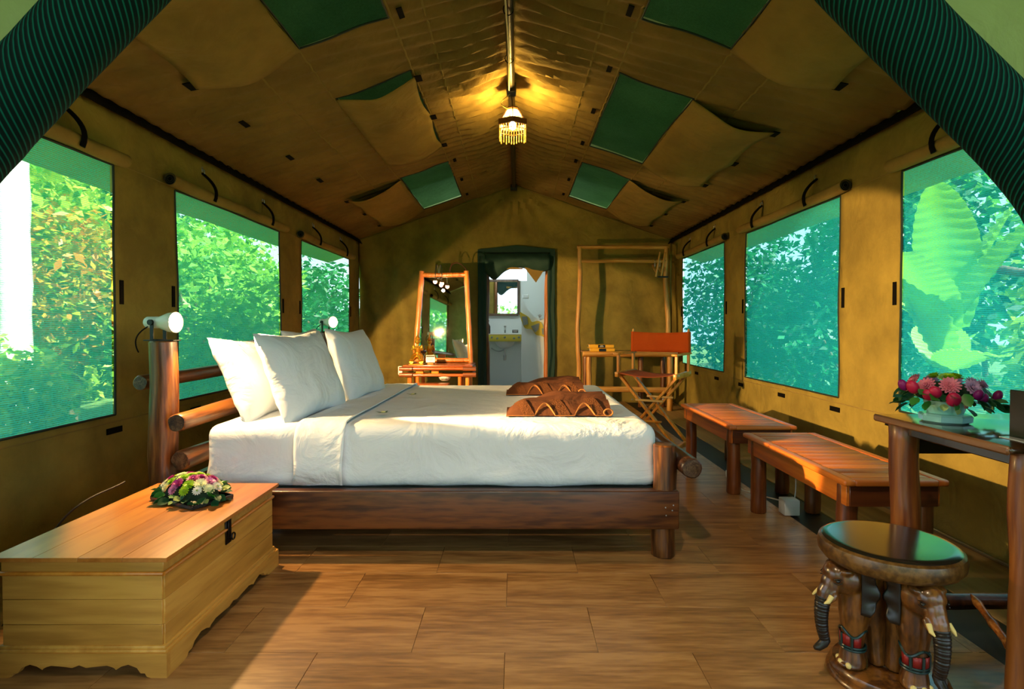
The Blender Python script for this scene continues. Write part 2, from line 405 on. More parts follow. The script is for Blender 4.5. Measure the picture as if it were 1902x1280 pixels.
for s, wins in ((-1, WIN_L), (1, WIN_R)):
    for wi, (a, b) in enumerate(wins):
        bm = B(); ys = lines(a - .005, b + .005, .04); zs = lines(WZ0 - .005, WZ1 + .005, .08)
        amp = .012 if (s > 0 and wi == 2) else .004
        hang = (s > 0 and wi == 2)
        sheet(bm, ys, zs, lambda y, z: Vector((s * (W + .012) + s * amp * math.sin(y * 38 + 2 * nz(y * 3, z)) * (1.0 - .6 * (z - WZ0) / 1.32), y, z)), flip=s > 0)
        w = struct('window_%d' % n, bm, M_scrL if s < 0 else M_scrR, 'green mesh screened tent window'); ORIG[w.name] = Vector(); n += 1
        bm = B()
        cor = [(a, WZ0), (b, WZ0), (b, WZ1), (a, WZ1)]
        for i in range(4):
            (y0, z0), (y1, z1) = cor[i], cor[(i + 1) % 4]
            m_ = 12; tube(bm, [(wx(y0 + (y1 - y0) * t / m_, z0 + (z1 - z0) * t / m_, s) - s * .004, y0 + (y1 - y0) * t / m_, z0 + (z1 - z0) * t / m_) for t in range(m_ + 1)], .006, 6)
        obj('piping', bm, M_piping, w)
        # rolled blind with two straps and hooks
        ya, yb = a - .13, b + .03
        zr, xr = 1.925, s * (W - .05)
        bm = B(); pts = [(xr + .006 * nz(y * 2, n), y, zr + .012 * nz(y * 1.5, n + 4) - .01 * math.sin(PI * (y - ya) / (yb - ya))) for y in lines(ya, yb, .06)]
        rad = .037; tube(bm, [(pts[0][0], pts[0][1] - .004, pts[0][2])] + pts + [(pts[-1][0], pts[-1][1] + .004, pts[-1][2])], [rad * .8] + [rad * (1 + .10 * nz(p[1] * 5, n)) for p in pts] + [rad * .75], 18, True, 1, uv=False)
        rb = obj('rolled_blind', bm, [M_flap, M_black if True else M_flap], w)
        bm = B()   # spiral roll end
        for rr in (.034, .024, .014):
            tube(bm, [(xr + math.cos(t * PI / 8) * rr, ya - .004, zr + math.sin(t * PI / 8) * rr) for t in range(17)], .0022, 5, False)
        obj('roll_edge', bm, M_piping, rb)
        for f in (.25, .78):
            y = ya + (yb - ya) * f
            bm = B(); pts = bez((s * (W - .012), y, 2.07), (s * (W - .06), y - .02, 2.03), (s * (W - .115), y + .03, 1.98), (s * (W - .085), y + .01, 1.885), 10)
            tube(bm, pts, .0075, 8, squash=2.2); st = obj('strap', bm, M_black, rb)
            bm = B(); tube(bm, [(s * (W - .006), y, 2.10), (s * (W - .02), y, 2.095), (s * (W - .022), y, 2.07), (s * (W - .010), y, 2.065)], .0035, 6)
            box(bm, (s * (W - .006), y, 2.10), (.004, .02, .035), .001); obj('hook', bm, M_metal, rb)

# ceiling
PAN = [(1.6, 3.09), (3.73, 5.23), (5.78, 7.28)]
U0, U1 = .685, 1.17
def cz(u, y, off=0):
    au = abs(u)
    amp = .034 * math.exp(-((au - .28) / .22) ** 2) + .015 * (.6 + .8 * abs(nz(u * 1.5, y * .8, 7)))
    if au < .03: amp *= au / .03
    ph = y * 52 + au * 9 + 4.5 * nz(y * 1.1, au * 1.3, 3 if u > 0 else 8)
    rip = amp * math.sin(ph) * (0.4 + 1.1 * abs(nz(y * 2.3, u * 1.7, 2)))
    seam = .012 * math.exp(-((au - .5) / .02) ** 2) * 0
    sag = .018 * math.sin(PI * min(1, max(0, (y - YF) / (YB - YF))) * 4) ** 2 * (1 - abs(au / W - .5) * 2) + .01 * nz(u * 2, y * 1.1, 1)
    return RZ - SL * au - rip - sag - off
us = sorted(set([round(x, 4) for x in lines(-W, 0, .055, (-U1, -U0, -.5, -1.44)) + lines(0, W, .055, (U0, U1, .5, 1.44))]))
ys = lines(YF, YB, .022, [e for p in PAN for e in p])
bm = B(); sheet(bm, us, ys, lambda u, y: Vector((u, y, cz(u, y))), lambda u, y: U0 < abs(u) < U1 and any(a < y < b for a, b in PAN), flip=True)
ceil = struct('ceiling', bm, M_ceil, 'pitched khaki canvas tent roof', thick=.004, offs=-1); ORIG['ceiling'] = Vector()
for u in (.5, U0 - .012, U1 + .012, 1.44):
    for s in (-1, 1):
        bm = B(); tube(bm, [(s * u, y, cz(s * u, y) - .001) for y in lines(YF, YB, .05)], .0045, 6, squash=1.6); obj('seam', bm, M_seam, ceil)
def slab_on_slope(u, y, du, dy, off=.006, name='tab', mat=M_black, parent=ceil):
    s = 1 if u > 0 else -1
    bm = B(); ang = math.atan(SL)
    box(bm, (u, y, cz(u, y) - off), (du, dy, .005), .001, rot=(0, ang * s, 0)); return obj(name, bm, mat, parent)
for s in (-1, 1):
    for a, b in PAN:
        for y in (a + .0, (a + b) / 2, b - .03):
            if s > 0 or a < 3 or a > 5.5: slab_on_slope(s * .615, y, .032, .10, .012)
    for y in ((3.645, 4.38, 5.05) if s < 0 else ()): slab_on_slope(s * 1.735, y, .034, .10, .012)
def flap(s, a, b, closed, w):
    u_h, u_o = (U1 + .005, .655) if closed else (U1 - .005, 1.715)
    bm = B(); ts = [i / 14 for i in range(15)]; vs = [i / 36 for i in range(37)]
    def P(t, v):
        sc_ = .02 * math.sin(PI * t)
        yy = a + (b - a) * v; e = 1 - abs(2 * v - 1) ** 6
        pull = abs(math.sin(2 * PI * v)) * .035 * t ** 2
        u = u_h + (u_o - u_h) * t * (1 - .0 * v) - (pull if not closed else -pull * .8) + .0
        yy += (0.03 * t * (1 if v < .5 else -1)) * abs(2 * v - 1) ** 3
        hang = .014 + .060 * math.sin(PI * t * .92) ** 1.2 * (.75 + .5 * abs(2 * v - 1) ** 2) + .012 * nz(t * 3, v * 5, a) + abs(math.sin(2 * PI * v)) * .012 * t
        base = RZ - SL * u - .012
        return Vector((s * u, yy, base - hang))
    sheet(bm, ts, vs, P, flip=s < 0)
    f = obj('flap', bm, M_flap, w, thick=.004)
    for v in (.0, .5, 1.0):
        p = P(1.0, v); bm = B(); box(bm, (p.x + s * (.012 if not closed else -.012), p.y + (.03 if v == 0 else -.03 if v == 1 else 0), p.z - .002), (.045, .085 if a < 5.5 else .07, .006), .001, rot=(0, math.atan(SL) * s + R(8) * (-s), 0))
        obj('tab', bm, M_black, f)
for s in (-1, 1):
    for i, (a, b) in enumerate(PAN):
        bm = B(); sheet(bm, lines(U0 - .004, U1 + .004, .08), lines(a - .004, b + .004, .08), lambda u, y: Vector((s * u, y, RZ - SL * u + .008)))
        w = struct('window_%d' % n, bm, M_roof_mesh, 'green mesh roof window'); ORIG[w.name] = Vector(); n += 1
        bm = B(); cor = [(U0, a), (U1, a), (U1, b), (U0, b)]
        for q in range(4):
            (u0, y0), (u1, y1) = cor[q], cor[(q + 1) % 4]
            tube(bm, [(s * (u0 + (u1 - u0) * t / 12), y0 + (y1 - y0) * t / 12, cz(s * (u0 + (u1 - u0) * t / 12), y0 + (y1 - y0) * t / 12) - .001) for t in range(13)], .0055, 6)
        obj('piping', bm, M_piping, w)
        flap(s, a, b, s < 0 and i == 1, w)
for s, nm in ((-1, 'trim_1'), (1, 'trim_2')):
    bm = B(); 
    def P(y, t):
        k = .006 * nz(y * 3, s * 4)
        return Vector((s * (W - .012 - .045 * (1 - t)), y, EZ - .062 + .075 * t * 1 + k))
    sheet(bm, lines(YF, YB, .08), [0, .5, 1], P, flip=s > 0); struct(nm, bm, M_black, 'black webbing band along the eave', thick=.004)
# back wall
DX0, DX1, DZ = -.507, .537, 2.07
IX0, IX1 = -.39, .44
def by(x, z):
    d = 0
    zz = RZ - z; ang = math.atan2(x, max(zz, .02)); rad = math.hypot(x, zz)
    d += .030 * math.exp(-(rad / .75) ** 2) * math.sin(ang * 17) * min(1, rad * 5)
    if x < -1.0: d += .045 * (min(1, (-x - 1.0) / .5)) * math.sin((x + .12 * z) * 17 + 1.2 * nz(z * 1.3, 1)) * min(1, (2.4 - z) / .6 if z < 2.4 else 0)
    if x > .6: d += .020 * math.sin((x * 5 + z * 1.5) * 2.2 + 2 * nz(z, x)) * min(1, max(0, (2.1 - z))) 
    d += .02 * nz(x * 1.6, z * 1.6, 9)
    if DX0 - .1 < x < DX1 + .1 and z < 2.2: d *= .2
    return YB - d
def zt(x): return RZ - SL * abs(x) + .02
xs = lines(-W, W, .035, (IX0, IX1, 0)); ts = sorted(set(lines(0, 1, .02)))
bm = B()
def Pb(x, t): 
    z = (-.03 + 2.0 * (t / .75)) if t <= .75 else 2.0 + (zt(x) - 2.0) * (t - .75) / .25
    return Vector((x, by(x, z), z))
ts = lines(0, 1, .02, (.75,))
sheet(bm, xs, ts, Pb, lambda x, t: IX0 < x < IX1 and t < .75)
wb = struct('wall_back', bm, M_wall, 'khaki canvas back wall with folds', thick=.004, offs=1); ORIG['wall_back'] = Vector()
bm = B(); tube(bm, [(x, by(x, zt(x) - .03) - .004, zt(x) - .035) for x in lines(-W, W, .07)], .006, 6); obj('seam', bm, M_seam, wb)

# green trimmed doorway to the bathroom
door = struct('door_1', prism(B(), [(DX0, 1.98), (IX0 - .03, 1.98), (IX1 + .03, 1.98), (DX1, 1.98), (DX1, DZ), (.02, 2.125), (DX0, DZ)], 'y', YB - .055, YB - .02), M_green, 'dark green edged doorway to the bathroom'); ORIG['door_1'] = Vector()
for x0, x1, sd in ((DX0, IX0, 0), (IX1 - .0, DX1, 1)):
    bm = B(); sheet(bm, lines(x0, x1, .012), lines(-.01, 2.04, .05), lambda x, z: Vector((x + .014 * nz(z * 2.2, sd, 3) * (1 if (x - x0 < .02) == bool(sd) else .5), YB - .045 - .012 * math.sin((x - x0) * 80 + nz(z * 2, sd) * 3), z)), flip=False)
    obj('side_flap', bm, M_green, door, thick=.006)
def Pv(x, t):
    k = (x - IX0) / (IX1 - IX0); low = 1.80 - .11 * math.exp(-((k - .12) / .12) ** 2) - .03 * math.sin(k * 9)
    return Vector((x, YB - .06 - .07 * math.sin(PI * t) - .02 * nz(x * 9, t * 3), 2.02 + (low - 2.02) * t))
bm = B(); sheet(bm, lines(IX0 - .02, IX1 + .02, .03), lines(0, 1, .1), Pv); obj('rolled_flap', bm, M_green, door, thick=.01)
bm = B(); prism(bm, [(.12, 1.83), (.28, 1.62), (.42, 1.84), (.40, 1.87), (.27, 1.80)], 'y', YB - .085, YB - .07); prism(bm, [(-.18, 1.84), (.10, 1.815), (.10, 1.80), (-.18, 1.80)], 'y', YB - .085, YB - .075); obj('flap_lining', bm, M_flap, door, label='beige lining hanging in a point')
for x, sd, m_ in ((IX0 + .005, 1, M_log), (IX1 - .01, 2, wood('jamb_wood', ('8a4418', 'ad6026', 'c47a38'), 'z', 7))):
    bm = B(); log(bm, (x, YB + .07, 0), (x, YB + .07, 2.1), .034, .03, n=22, wob=.3, seed=sd * 3, bend=.02); obj('door_post', bm, [m_, M_logend], door)

# ridge pole
rp = thing('ridge_pole', 'dark steel ridge pole under the peak of the tent roof', 'pole', (-.035, 1.4, 2.9))
bm = B(); tube(bm, [(-.04, 1.50, 2.87), (-.035, 3.3, 2.87), (-.018, 7.69, 2.905)], .026, 16); obj('pole', bm, plain('dark_steel', '2a2116', .4, .5), rp)
bm = B(); tube(bm, [(-.055 + .012 * math.sin(y * 2), y, 2.838 + .004 * nz(y * 4)) for y in lines(1.52, 4.35, .1)], .006, 8); obj('cable', bm, plain('cream_cable', 'c9bf9a', .5), rp, label='cream cable')
bm = B(); box(bm, (-.03, 4.40, 2.865), (.075, .10, .075), .006); obj('bracket', bm, M_blackmetal, rp)
obj('clamp', box(B(), (-.018, 7.6, 2.885), (.09, .06, .08), .005), M_blackmetal, rp); obj('clamp', tube(B(), [(.0, 5.25, 2.87), (.035, 5.25, 2.86)], .018, 10), M_blackmetal, rp)
for y in (1.9, 2.6, 3.3, 3.9): obj('cable_tie', tube(B(), [(-.04 + math.cos(t * PI / 6) * .03, y, 2.868 + math.sin(t * PI / 6) * .034) for t in range(13)], .003, 5), M_black, rp)

# front wall panels and tied back mesh door
def front_panel(bm, s):
    poly = [(s * .0, 2.93), (s * .6, 2.26), (s * 1.0, 1.83), (s * 1.30, 1.48), (s * 1.36, 1.2), (s * 1.36, -.02), (s * 2.13, -.02), (s * 2.13, 2.20)]
    prism(bm, poly if s > 0 else poly[::-1], 'y', YF - .012, YF - .006)
bm = B(); front_panel(bm, -1); front_panel(bm, 1)
struct('wall_front', bm, M_front, 'cream canvas front panels', smooth=0)
m, nt, b = newmat('rolled_mesh'); MR = m
N_ = nt.nodes.new; L_ = nt.links.new
uvn = N_('ShaderNodeUVMap'); sx = N_('ShaderNodeSeparateXYZ'); L_(uvn.outputs[0], sx.inputs[0])
ma = N_('ShaderNodeMath'); ma.operation = 'MULTIPLY_ADD'; ma.inputs[1].default_value = -.4125; L_(sx.outputs[1], ma.inputs[0]); L_(sx.outputs[0], ma.inputs[2])
mb = N_('ShaderNodeMath'); mb.operation = 'MULTIPLY'; mb.inputs[1].default_value = 2 * PI / .0165; L_(ma.outputs[0], mb.inputs[0])
msn = N_('ShaderNodeMath'); msn.operation = 'SINE'; L_(mb.outputs[0], msn.inputs[0])
rr = ramp(nt, [(.0, '071a1a'), (.74, '081f1f'), (.93, '0b5a50')]); mr = N_('ShaderNodeMapRange'); mr.inputs['From Min'].default_value = -1; L_(msn.outputs[0], mr.inputs['Value'])
L_(mr.outputs[0], rr.inputs[0]); L_(rr.outputs[0], b.inputs['Base Color']); b.inputs['Roughness'].default_value = .8; b.inputs['Specular IOR Level'].default_value = .08
bp = N_('ShaderNodeBump'); bp.inputs['Strength'].default_value = .5; bp.inputs['Distance'].default_value = .003; L_(mr.outputs[0], bp.inputs['Height']); L_(bp.outputs[0], b.inputs['Normal'])
for s, path, lb in ((-1, [(-.16, 2.70), (-.5, 2.33), (-.86, 1.955), (-1.10, 1.71), (-1.30, 1.50), (-1.42, 1.30), (-1.44, .9), (-1.44, .05)], 'dark teal mesh door rolled up diagonally at the left of the entrance'),
                    (1, [(.16, 2.62), (.45, 2.27), (.74, 1.96), (.98, 1.72), (1.22, 1.49), (1.325, 1.30), (1.335, .9), (1.335, .05)], 'dark teal mesh door rolled up diagonally at the right of the entrance')):
    pts = []
    for i in range(len(path) - 1):
        for t in range(6): 
            f = t / 6; pts.append((path[i][0] + (path[i + 1][0] - path[i][0]) * f, path[i][1] + (path[i + 1][1] - path[i][1]) * f))
    pts.append(path[-1]); 
    for _ in range(4): pts = [pts[0]] + [((pts[i-1][0] + pts[i][0] * 2 + pts[i+1][0]) / 4, (pts[i-1][1] + pts[i][1] * 2 + pts[i+1][1]) / 4) for i in range(1, len(pts) - 1)] + [pts[-1]]
    bm = B(); nn = len(pts)
    rad = [(.085 if p[1] > 1.5 else max(.05, .085 - (1.5 - p[1]) * .15)) * (1 + .04 * nz(i * .4, s)) for i, p in enumerate(pts)]
    tube(bm, [(x, YF + (.0), z) for x, z in pts], rad, 28, uv=True, flipv=s)
    o = obj('rolled_door', bm, MR, None, smooth=60); tag(o, lb, 'tent door')

# flysheet over the tent
bm = B(); sheet(bm, sorted(set(lines(-3.3, 0, .3) + lines(0, 3.3, .3))), lines(-2.9, 10.0, .3), lambda u, y: Vector((u, y, 3.25 - .335 * abs(u) + .02 * nz(u, y, 3))), flip=True)
tag(obj('flysheet', bm, M_fly, thick=.006), 'pale green outer canvas stretched above the tent roof', 'canopy')

# ================================================================== PENDANT LAMP
LY = 4.44; LX = -.02
pl = thing('pendant_lamp', 'lit wooden pendant lamp with a bead fringe hanging from the ridge pole', 'lamp', (LX, LY, 2.48))
M_lampwood = plain('lamp_wood', '5a3414', .5)
bm = B(); lathe(bm, [(.0, 2.735), (.05, 2.735), (.055, 2.725), (.048, 2.715), (.0, 2.715)], (LX, LY, 0), 8); obj('cap', bm, M_lampwood, pl, smooth=20)
bm = B(); tube(bm, [(LX, LY, 2.73), (LX - .005, LY, 2.80), (LX - .01, LY - .02, 2.838)], .006, 8); obj('hanger', bm, M_blackmetal, pl)
bm = B(); tube(bm, bez((LX - .04, LY - .03, 2.72), (LX - .14, LY - .03, 2.77), (LX - .06, LY - .03, 2.79), (LX - .01, LY - .04, 2.84), 14), .004, 6); obj('cord', bm, plain('lamp_cord', 'a89858', .5), pl)
mpan, ntp, bpn = newmat('lamp_pane'); tl = ntp.nodes.new('ShaderNodeBsdfTranslucent'); tl.inputs[0].default_value = (1, .85, .5, 1); tp = ntp.nodes.new('ShaderNodeBsdfTransparent'); tp.inputs[0].default_value = (1, .95, .8, 1)
mxp = ntp.nodes.new('ShaderNodeMixShader'); mxp.inputs[0].default_value = .88; ntp.links.new(tl.outputs[0], mxp.inputs[1]); ntp.links.new(tp.outputs[0], mxp.inputs[2]); ntp.links.new(mxp.outputs[0], ntp.nodes['Material Output'].inputs[0])
def LP(k, r, z, K=6): a = 2 * PI * k / K + PI / 6; return Vector((LX + math.cos(a) * r, LY + math.sin(a) * r, z))
for k in range(6):
    bm = B(); beam(bm, LP(k, .05, 2.72), LP(k, .105, 2.63), .009, .009, .001); obj('bar', bm, M_lampwood, pl)
    bm = B(); vs = [bm.verts.new(p) for p in (LP(k, .046, 2.718), LP(k + 1, .046, 2.718), LP(k + 1, .10, 2.632), LP(k, .10, 2.632))]; bm.faces.new(vs); obj('glass_pane', bm, mpan, pl, smooth=0)
    bm = B(); beam(bm, LP(k, .122, 2.612), LP(k + 1, .122, 2.612), .008, .042, .001); obj('rim_board', bm, M_lampwood, pl)
bm = B()
for k in range(6): beam(bm, LP(k, .112, 2.560), LP(k + 1, .112, 2.560), .005, .006, .001)
obj('lower_ring', bm, M_lampwood, pl)
Mbead = plain('glass_bead', 'f4c860', .15, emit='ffb030', es=.8)
bm = B()
for i in range(7): ball(bm, (0, 0, -.012 * i - .006), (.0042, .0042, .0058), 8, 6)
ball(bm, (0, 0, -.096), (.0052, .0052, .012), 8, 6)
first = None
for k in range(6):
    for j in range(5):
        p = LP(k, .116, 2.59).lerp(LP(k + 1, .116, 2.59), (j + .5) / 5) - Vector((LX, LY, 2.48))
        if first is None: first = obj('bead_strand', bm, Mbead, pl); first.data.transform(Matrix.Translation((LX, LY, 2.48))); first.location = p
        else: inst(first, 'bead_strand', pl, p, rot=(0, 0, rnd.random() * 3), scale=(1, 1, rnd.uniform(.85, 1.05)))
bm = B(); ball(bm, (LX, LY, 2.60), (.026, .026, .034)); tube(bm, [(LX, LY, 2.63), (LX, LY, 2.71)], .012, 10); obj('bulb', bm, M_glow, pl)

# ================================================================== BED
bed = thing('bed', 'rustic log bed frame under the white mattress', 'bed', (-.45, 3.6, 0))
bm = B(); log(bm, (-1.62, 2.60, 0), (-1.622, 2.60, .97), .062, .058, n=14, seed=1, wob=.14, bend=.01); ph = obj('head_post', bm, [M_log, M_logend], bed)
bm = B(); log(bm, (-1.60, 4.78, 0), (-1.60, 4.78, .985), .06, .055, n=14, seed=4, wob=.14); obj('head_post', bm, [M_log, M_logend], bed)
for a, b_, r, sd in (((-1.728, 2.60, .775), (-1.728, 4.95, .79), .035, 2), ((-1.51, 2.51, .607), (-1.51, 4.9, .62), .042, 3), ((-1.50, 2.52, .435), (-1.50, 4.9, .44), .043, 5)):
    bm = B(); log(bm, a, b_, r, r, n=16, seed=sd, wob=.16, bend=.012); obj('head_rail', bm, [M_logy, M_logend], bed)
for y in (2.545, 4.62):
    bm = B(); log(bm, (.672, y, 0), (.672, y, .506 if y < 3 else .49), .052, .050, n=12, seed=6 + y, wob=.14); obj('foot_post', bm, [M_darklog if y > 3 else wood('foot_post_wood', ('1e0f07', '44240f', '74481f'), 'z', 8, bump=.5), M_logend], bed)
bm = B(); log(bm, (.765, 2.44, .42), (.765, 4.75, .42), .044, .044, n=16, seed=9, wob=.14); obj('foot_rail', bm, [wood('dark_log_y', ('1b0d07', '3a1d0e', '55301a'), 'y', 8, bump=.4), M_logend], bed)
bm = B(); box(bm, (-.44, 2.515, .222), (2.335, .055, .172), .008, seg=3); obj('side_rail', bm, M_rail, bed)
bm = B(); box(bm, (-.44, 4.62, .222), (2.3, .055, .172), .008); obj('side_rail', bm, M_rail, bed)
for x in (.66, -1.58): obj('end_rail', box(B(), (x, 3.6, .222), (.05, 2.0, .17), .006), M_rail, bed)
for x, z in ((.665, .235), (.695, .222), (.70, .245), (.668, .20)): obj('nail', ball(B(), (x, 2.486, z), .0035, 6, 4), M_metal, bed)
bm = B(); box(bm, (-.44, 3.55, .285), (2.15, 1.95, .035), .01); obj('bed_base', bm, plain('dark_base', '1c2420', .8), bed)
# mattress under a fitted sheet
def rgrid(c, half, r, n, disp):
    """rounded box skin with displacement"""
    bm = B(); bmesh.ops.create_cube(bm, size=2.0)
    out = bmesh.new(); hx, hy, hz = half; nx, ny, nzz = n
    def face(ax, sg):
        o = [i for i in range(3) if i != ax]; nn = [n[i] for i in o]
        V = {}
        def pos(i, j):
            p = [0, 0, 0]; p[ax] = sg * half[ax]
            for q, (idx, cnt) in enumerate(((i, nn[0]), (j, nn[1]))):
                t = -1 + 2 * idx / cnt; t = math.copysign(1 - (1 - abs(t)) ** 1.25, t) if cnt > 12 else t
                p[o[q]] = t * half[o[q]]
            P = Vector(p); Cl = Vector([max(-half[k] + r, min(half[k] - r, P[k])) for k in range(3)]); d = P - Cl
            nr = d.normalized() if d.length > 1e-9 else Vector()
            Q = Cl + nr * min(r, d.length) if d.length > r else P
            return Q, nr
        for i in range(nn[0] + 1):
            for j in range(nn[1] + 1):
                Q, nr = pos(i, j); V[i, j] = out.verts.new(Vector(c) + Q + disp(Q, nr))
        for i in range(nn[0]):
            for j in range(nn[1]): out.faces.new((V[i, j], V[i + 1, j], V[i + 1, j + 1], V[i, j + 1]))
    for ax in range(3):
        for sg in (-1, 1): face(ax, sg)
    bm.free(); bmesh.ops.remove_doubles(out, verts=out.verts, dist=1e-4); bmesh.ops.recalc_face_normals(out, faces=out.faces); return out
MC = Vector((-.385, 3.46, .4425))
def mdisp(q, nr):
    w = .004 * nz(q.x * 2, q.y * 2, q.z * 6) + .002 * nz(q.x * 14, q.y * 4, q.z * 4)
    low = max(0, -q.z - .03)
    v = nr * w
    if abs(q.y) > .85: v += Vector((0, math.copysign(low * .10 + low * .10 * abs(nz(q.x * 7, 2, q.z * 2)), q.y), 0))
    if abs(q.x) > 1.0: v += Vector((math.copysign(low * .14, q.x), 0, .0))
    if q.z < -.13: v += Vector((0, 0, .014 * nz(q.x * 3, 4, 0)))
    return v
bm = rgrid(MC, (1.035, .895, .1425), .055, (70, 50, 12), mdisp)
mt = obj('mattress', bm, M_linen, smooth=80); tag(mt, 'white mattress in a fitted white sheet on the log bed', 'mattress')
# turned down top sheet
prof = [(2.545, .325), (2.547, .40), (2.55, .47), (2.556, .53), (2.57, .568), (2.60, .588), (2.66, .594)] + [(y, .594) for y in lines(2.74, 4.28, .09)] + [(4.33, .585), (4.36, .55), (4.37, .45)]
us = [i / 14 for i in range(15)]
bm = B()
def Ps(t, k):
    y, z = prof[int(k)]; x = -1.0 + .225 * t + .04 * (y - 2.55) * .35 + .006 * nz(y * 3, t * 2)
    side = max(0, .59 - z); x += .012 * math.sin(z * 20 + t * 3) * side * 4 * .5
    out = .004 + .008 * (t > .93) + .006 * abs(nz(x * 12, z * 3, y)) + side * .05
    return Vector((x, y - (out if y < 2.62 else 0), z + (out * .8 if y > 2.58 else 0)))
sheet(bm, us, list(range(len(prof))), Ps)
ts_ = obj('bedsheet', bm, M_linen, thick=.006, offs=0, smooth=80); tag(ts_, 'white top sheet turned down in a band beside the pillows', 'bedsheet')
# pillows
def pillow(name, label, loc, rot, a=.32, b=.24, h=.085, seed=0):
    bm = B(); n_ = 34; V = {}
    for sg in (1, -1):
        for i in range(n_ + 1):
            for j in range(n_ + 1):
                u = -1 + 2 * i / n_; v = -1 + 2 * j / n_
                if sg < 0 and (i in (0, n_) or j in (0, n_)): V[sg, i, j] = V[1, i, j]; continue
                f = max(0, (1 - abs(u) ** 2.6)) ** .55 * max(0, (1 - abs(v) ** 2.6)) ** .55
                x = a * u * (1 - .10 * (1 - v * v) ** 2 * abs(u)) ; y = b * v * (1 - .10 * (1 - u * u) ** 2 * abs(v))
                edge = 1 - min(1, f * 1.5)
                wr = .008 * nz(u * 2.4 + seed, v * 2.4, sg) + .007 * edge * math.sin(u * 15 + 7 * nz(v * 2, seed, u)) * (1 - abs(u) ** 4) * (abs(v) > .45) + .006 * edge * math.sin(v * 14 + 7 * nz(u * 2, seed, v)) * (abs(u) > .45) * (1 - abs(v) ** 4)
                V[sg, i, j] = bm.verts.new((x, y - .02 * (1 - v) * 0, sg * h * f * (1 - .12 * v) + wr * min(1, .12 + f * 2.2)))
    for sg in (-1, 1):
        for i in range(n_):
            for j in range(n_):
                q = (V[sg, i, j], V[sg, i + 1, j], V[sg, i + 1, j + 1], V[sg, i, j + 1]); bm.faces.new(q if sg > 0 else q[::-1])
    o = obj(name, bm, M_linen, smooth=80); o.location = loc; o.rotation_euler = rot; tag(o, label, 'pillow', 'pillows at the head of the bed'); return o
# local x along the bed's width, local y up the pillow, local z = its face (turned to the foot of the bed)
def prot(tilt, yaw, roll=0):
    m = Matrix.Rotation(R(yaw), 3, 'Z') @ Matrix(((0, 0, 1), (1, 0, 0), (0, 1, 0))) 
    m = Matrix.Rotation(R(yaw), 3, 'Z') @ Matrix.Rotation(R(-tilt), 3, 'Y') @ Matrix(((0, 0, 1), (1, 0, 0), (0, 1, 0))) @ Matrix.Rotation(R(roll), 3, 'Z')
    return m.to_euler()
pillow('pillow', 'white pillow lit by the near lamp, leaning on the headboard logs behind the others', (-1.36, 2.97, .772), prot(24, 2, -1), .325, .225, .075, seed=1)
pillow('pillow', 'large white pillow leaning in front, nearest the chest', (-1.10, 2.95, .787), prot(20, -8, 1), .325, .235, .088, seed=5)
pillow('pillow', 'white pillow leaning in front, on the far side nearest the dresser', (-1.03, 3.68, .797), prot(20, -4, -1), .335, .235, .085, seed=9)
pillow('pillow', 'white pillow mostly hidden behind the far front pillow', (-1.33, 3.72, .797), prot(22, 2, 1), .335, .235, .08, seed=13)
# folded towels
def towel(y0, x0, L, label, seed):
    t = thing('towel', label, 'towel', (x0 + L / 2, y0 + .12, .588), group='folded towels on the bed')
    secs = [(-.0, .004), (.012, .022), (.04, .05), (.07, .066), (.085, .070), (.10, .064), (.108, .058), (.125, .072), (.15, .082), (.165, .080), (.176, .07), (.195, .082), (.22, .090), (.24, .084), (.25, .06), (.255, .004)]
    bm = B()
    def P(u, k):
        dy, hz_ = secs[int(k)]; taper = (min(1, u / .16)) ** .6
        fac = (.62 + .38 * min(1, u / .55)) if int(k) > 5 else 1
        if int(k) > 8: fac *= min(1, max(.0, (u - .12) / .3)) ** .5 * .9 + .1
        sag = 1 - .15 * nz(u * 4, k * .2, seed)
        return Vector((x0 + L * u + .01 * nz(k, seed), y0 + dy * 1.5 * (1 - .15 * (1 - u)) + .004 * nz(u * 6, k * .3, seed), .5885 + hz_ * taper * fac * sag))
    sheet(bm, [i / 30 for i in range(31)], list(range(len(secs))), P)
    for e in (0, 1):
        vs = [bm.verts.new(P(e, k)) for k in range(len(secs))]; bm.faces.new(vs if e else vs[::-1])
    obj('towel_body', bm, M_towel, t, smooth=70)
    for off in (0, .012):
        bm = B(); pts = []
        for i in range(61):
            u = i / 60; w_ = max(0, math.sin((u - .22) / .74 * 2 * 2 * PI * .98 - .9)) * (.12 < u) * (u < .86)
            d = .004 + w_ * .05; z = .592 + w_ * .05
            pts.append((x0 + L * u, y0 - .004 + d * 1.0 - off * .1, z + off * .5 * (w_ > .01) + .001))
        tube(bm, pts, .0022, 6); obj('hem', bm, M_towelhem, t, label='light brown wavy hem')
    for c in (.12, .46, .80):
        bm = B()
        sheet(bm, [0, .25, .5, .75, 1], [0, .33, .66, 1], lambda p, q: P(min(1, c - .05 + .11 * q - .0 + .09 * (1 - p)), 0).lerp(P(min(1, c - .05 + .11 * q + .09 * (1 - p)), 4), p) + Vector((0, -.003 - .006 * math.sin(PI * p), .004 + .008 * math.sin(PI * p))))
        obj('woven_band', bm, M_towelhem if False else plain('towel_band', '603a20', .95, spec=.1, bump=.8, bscale=150), t)
    bm = B(); tube(bm, [(x0 + L * .965 + math.cos(a / 8 * PI) * .022, y0 - .005, .61 + math.sin(a / 8 * PI) * .017) for a in range(17)], .004, 6, False); obj('rolled_corner', bm, M_towelhem, t)
towel(2.80, -.045, .525, 'brown folded towel with wavy hem, the one nearer the camera', 2)
towel(3.66, -.06, .51, 'brown folded towel with wavy hem, the one nearer the back wall', 6)
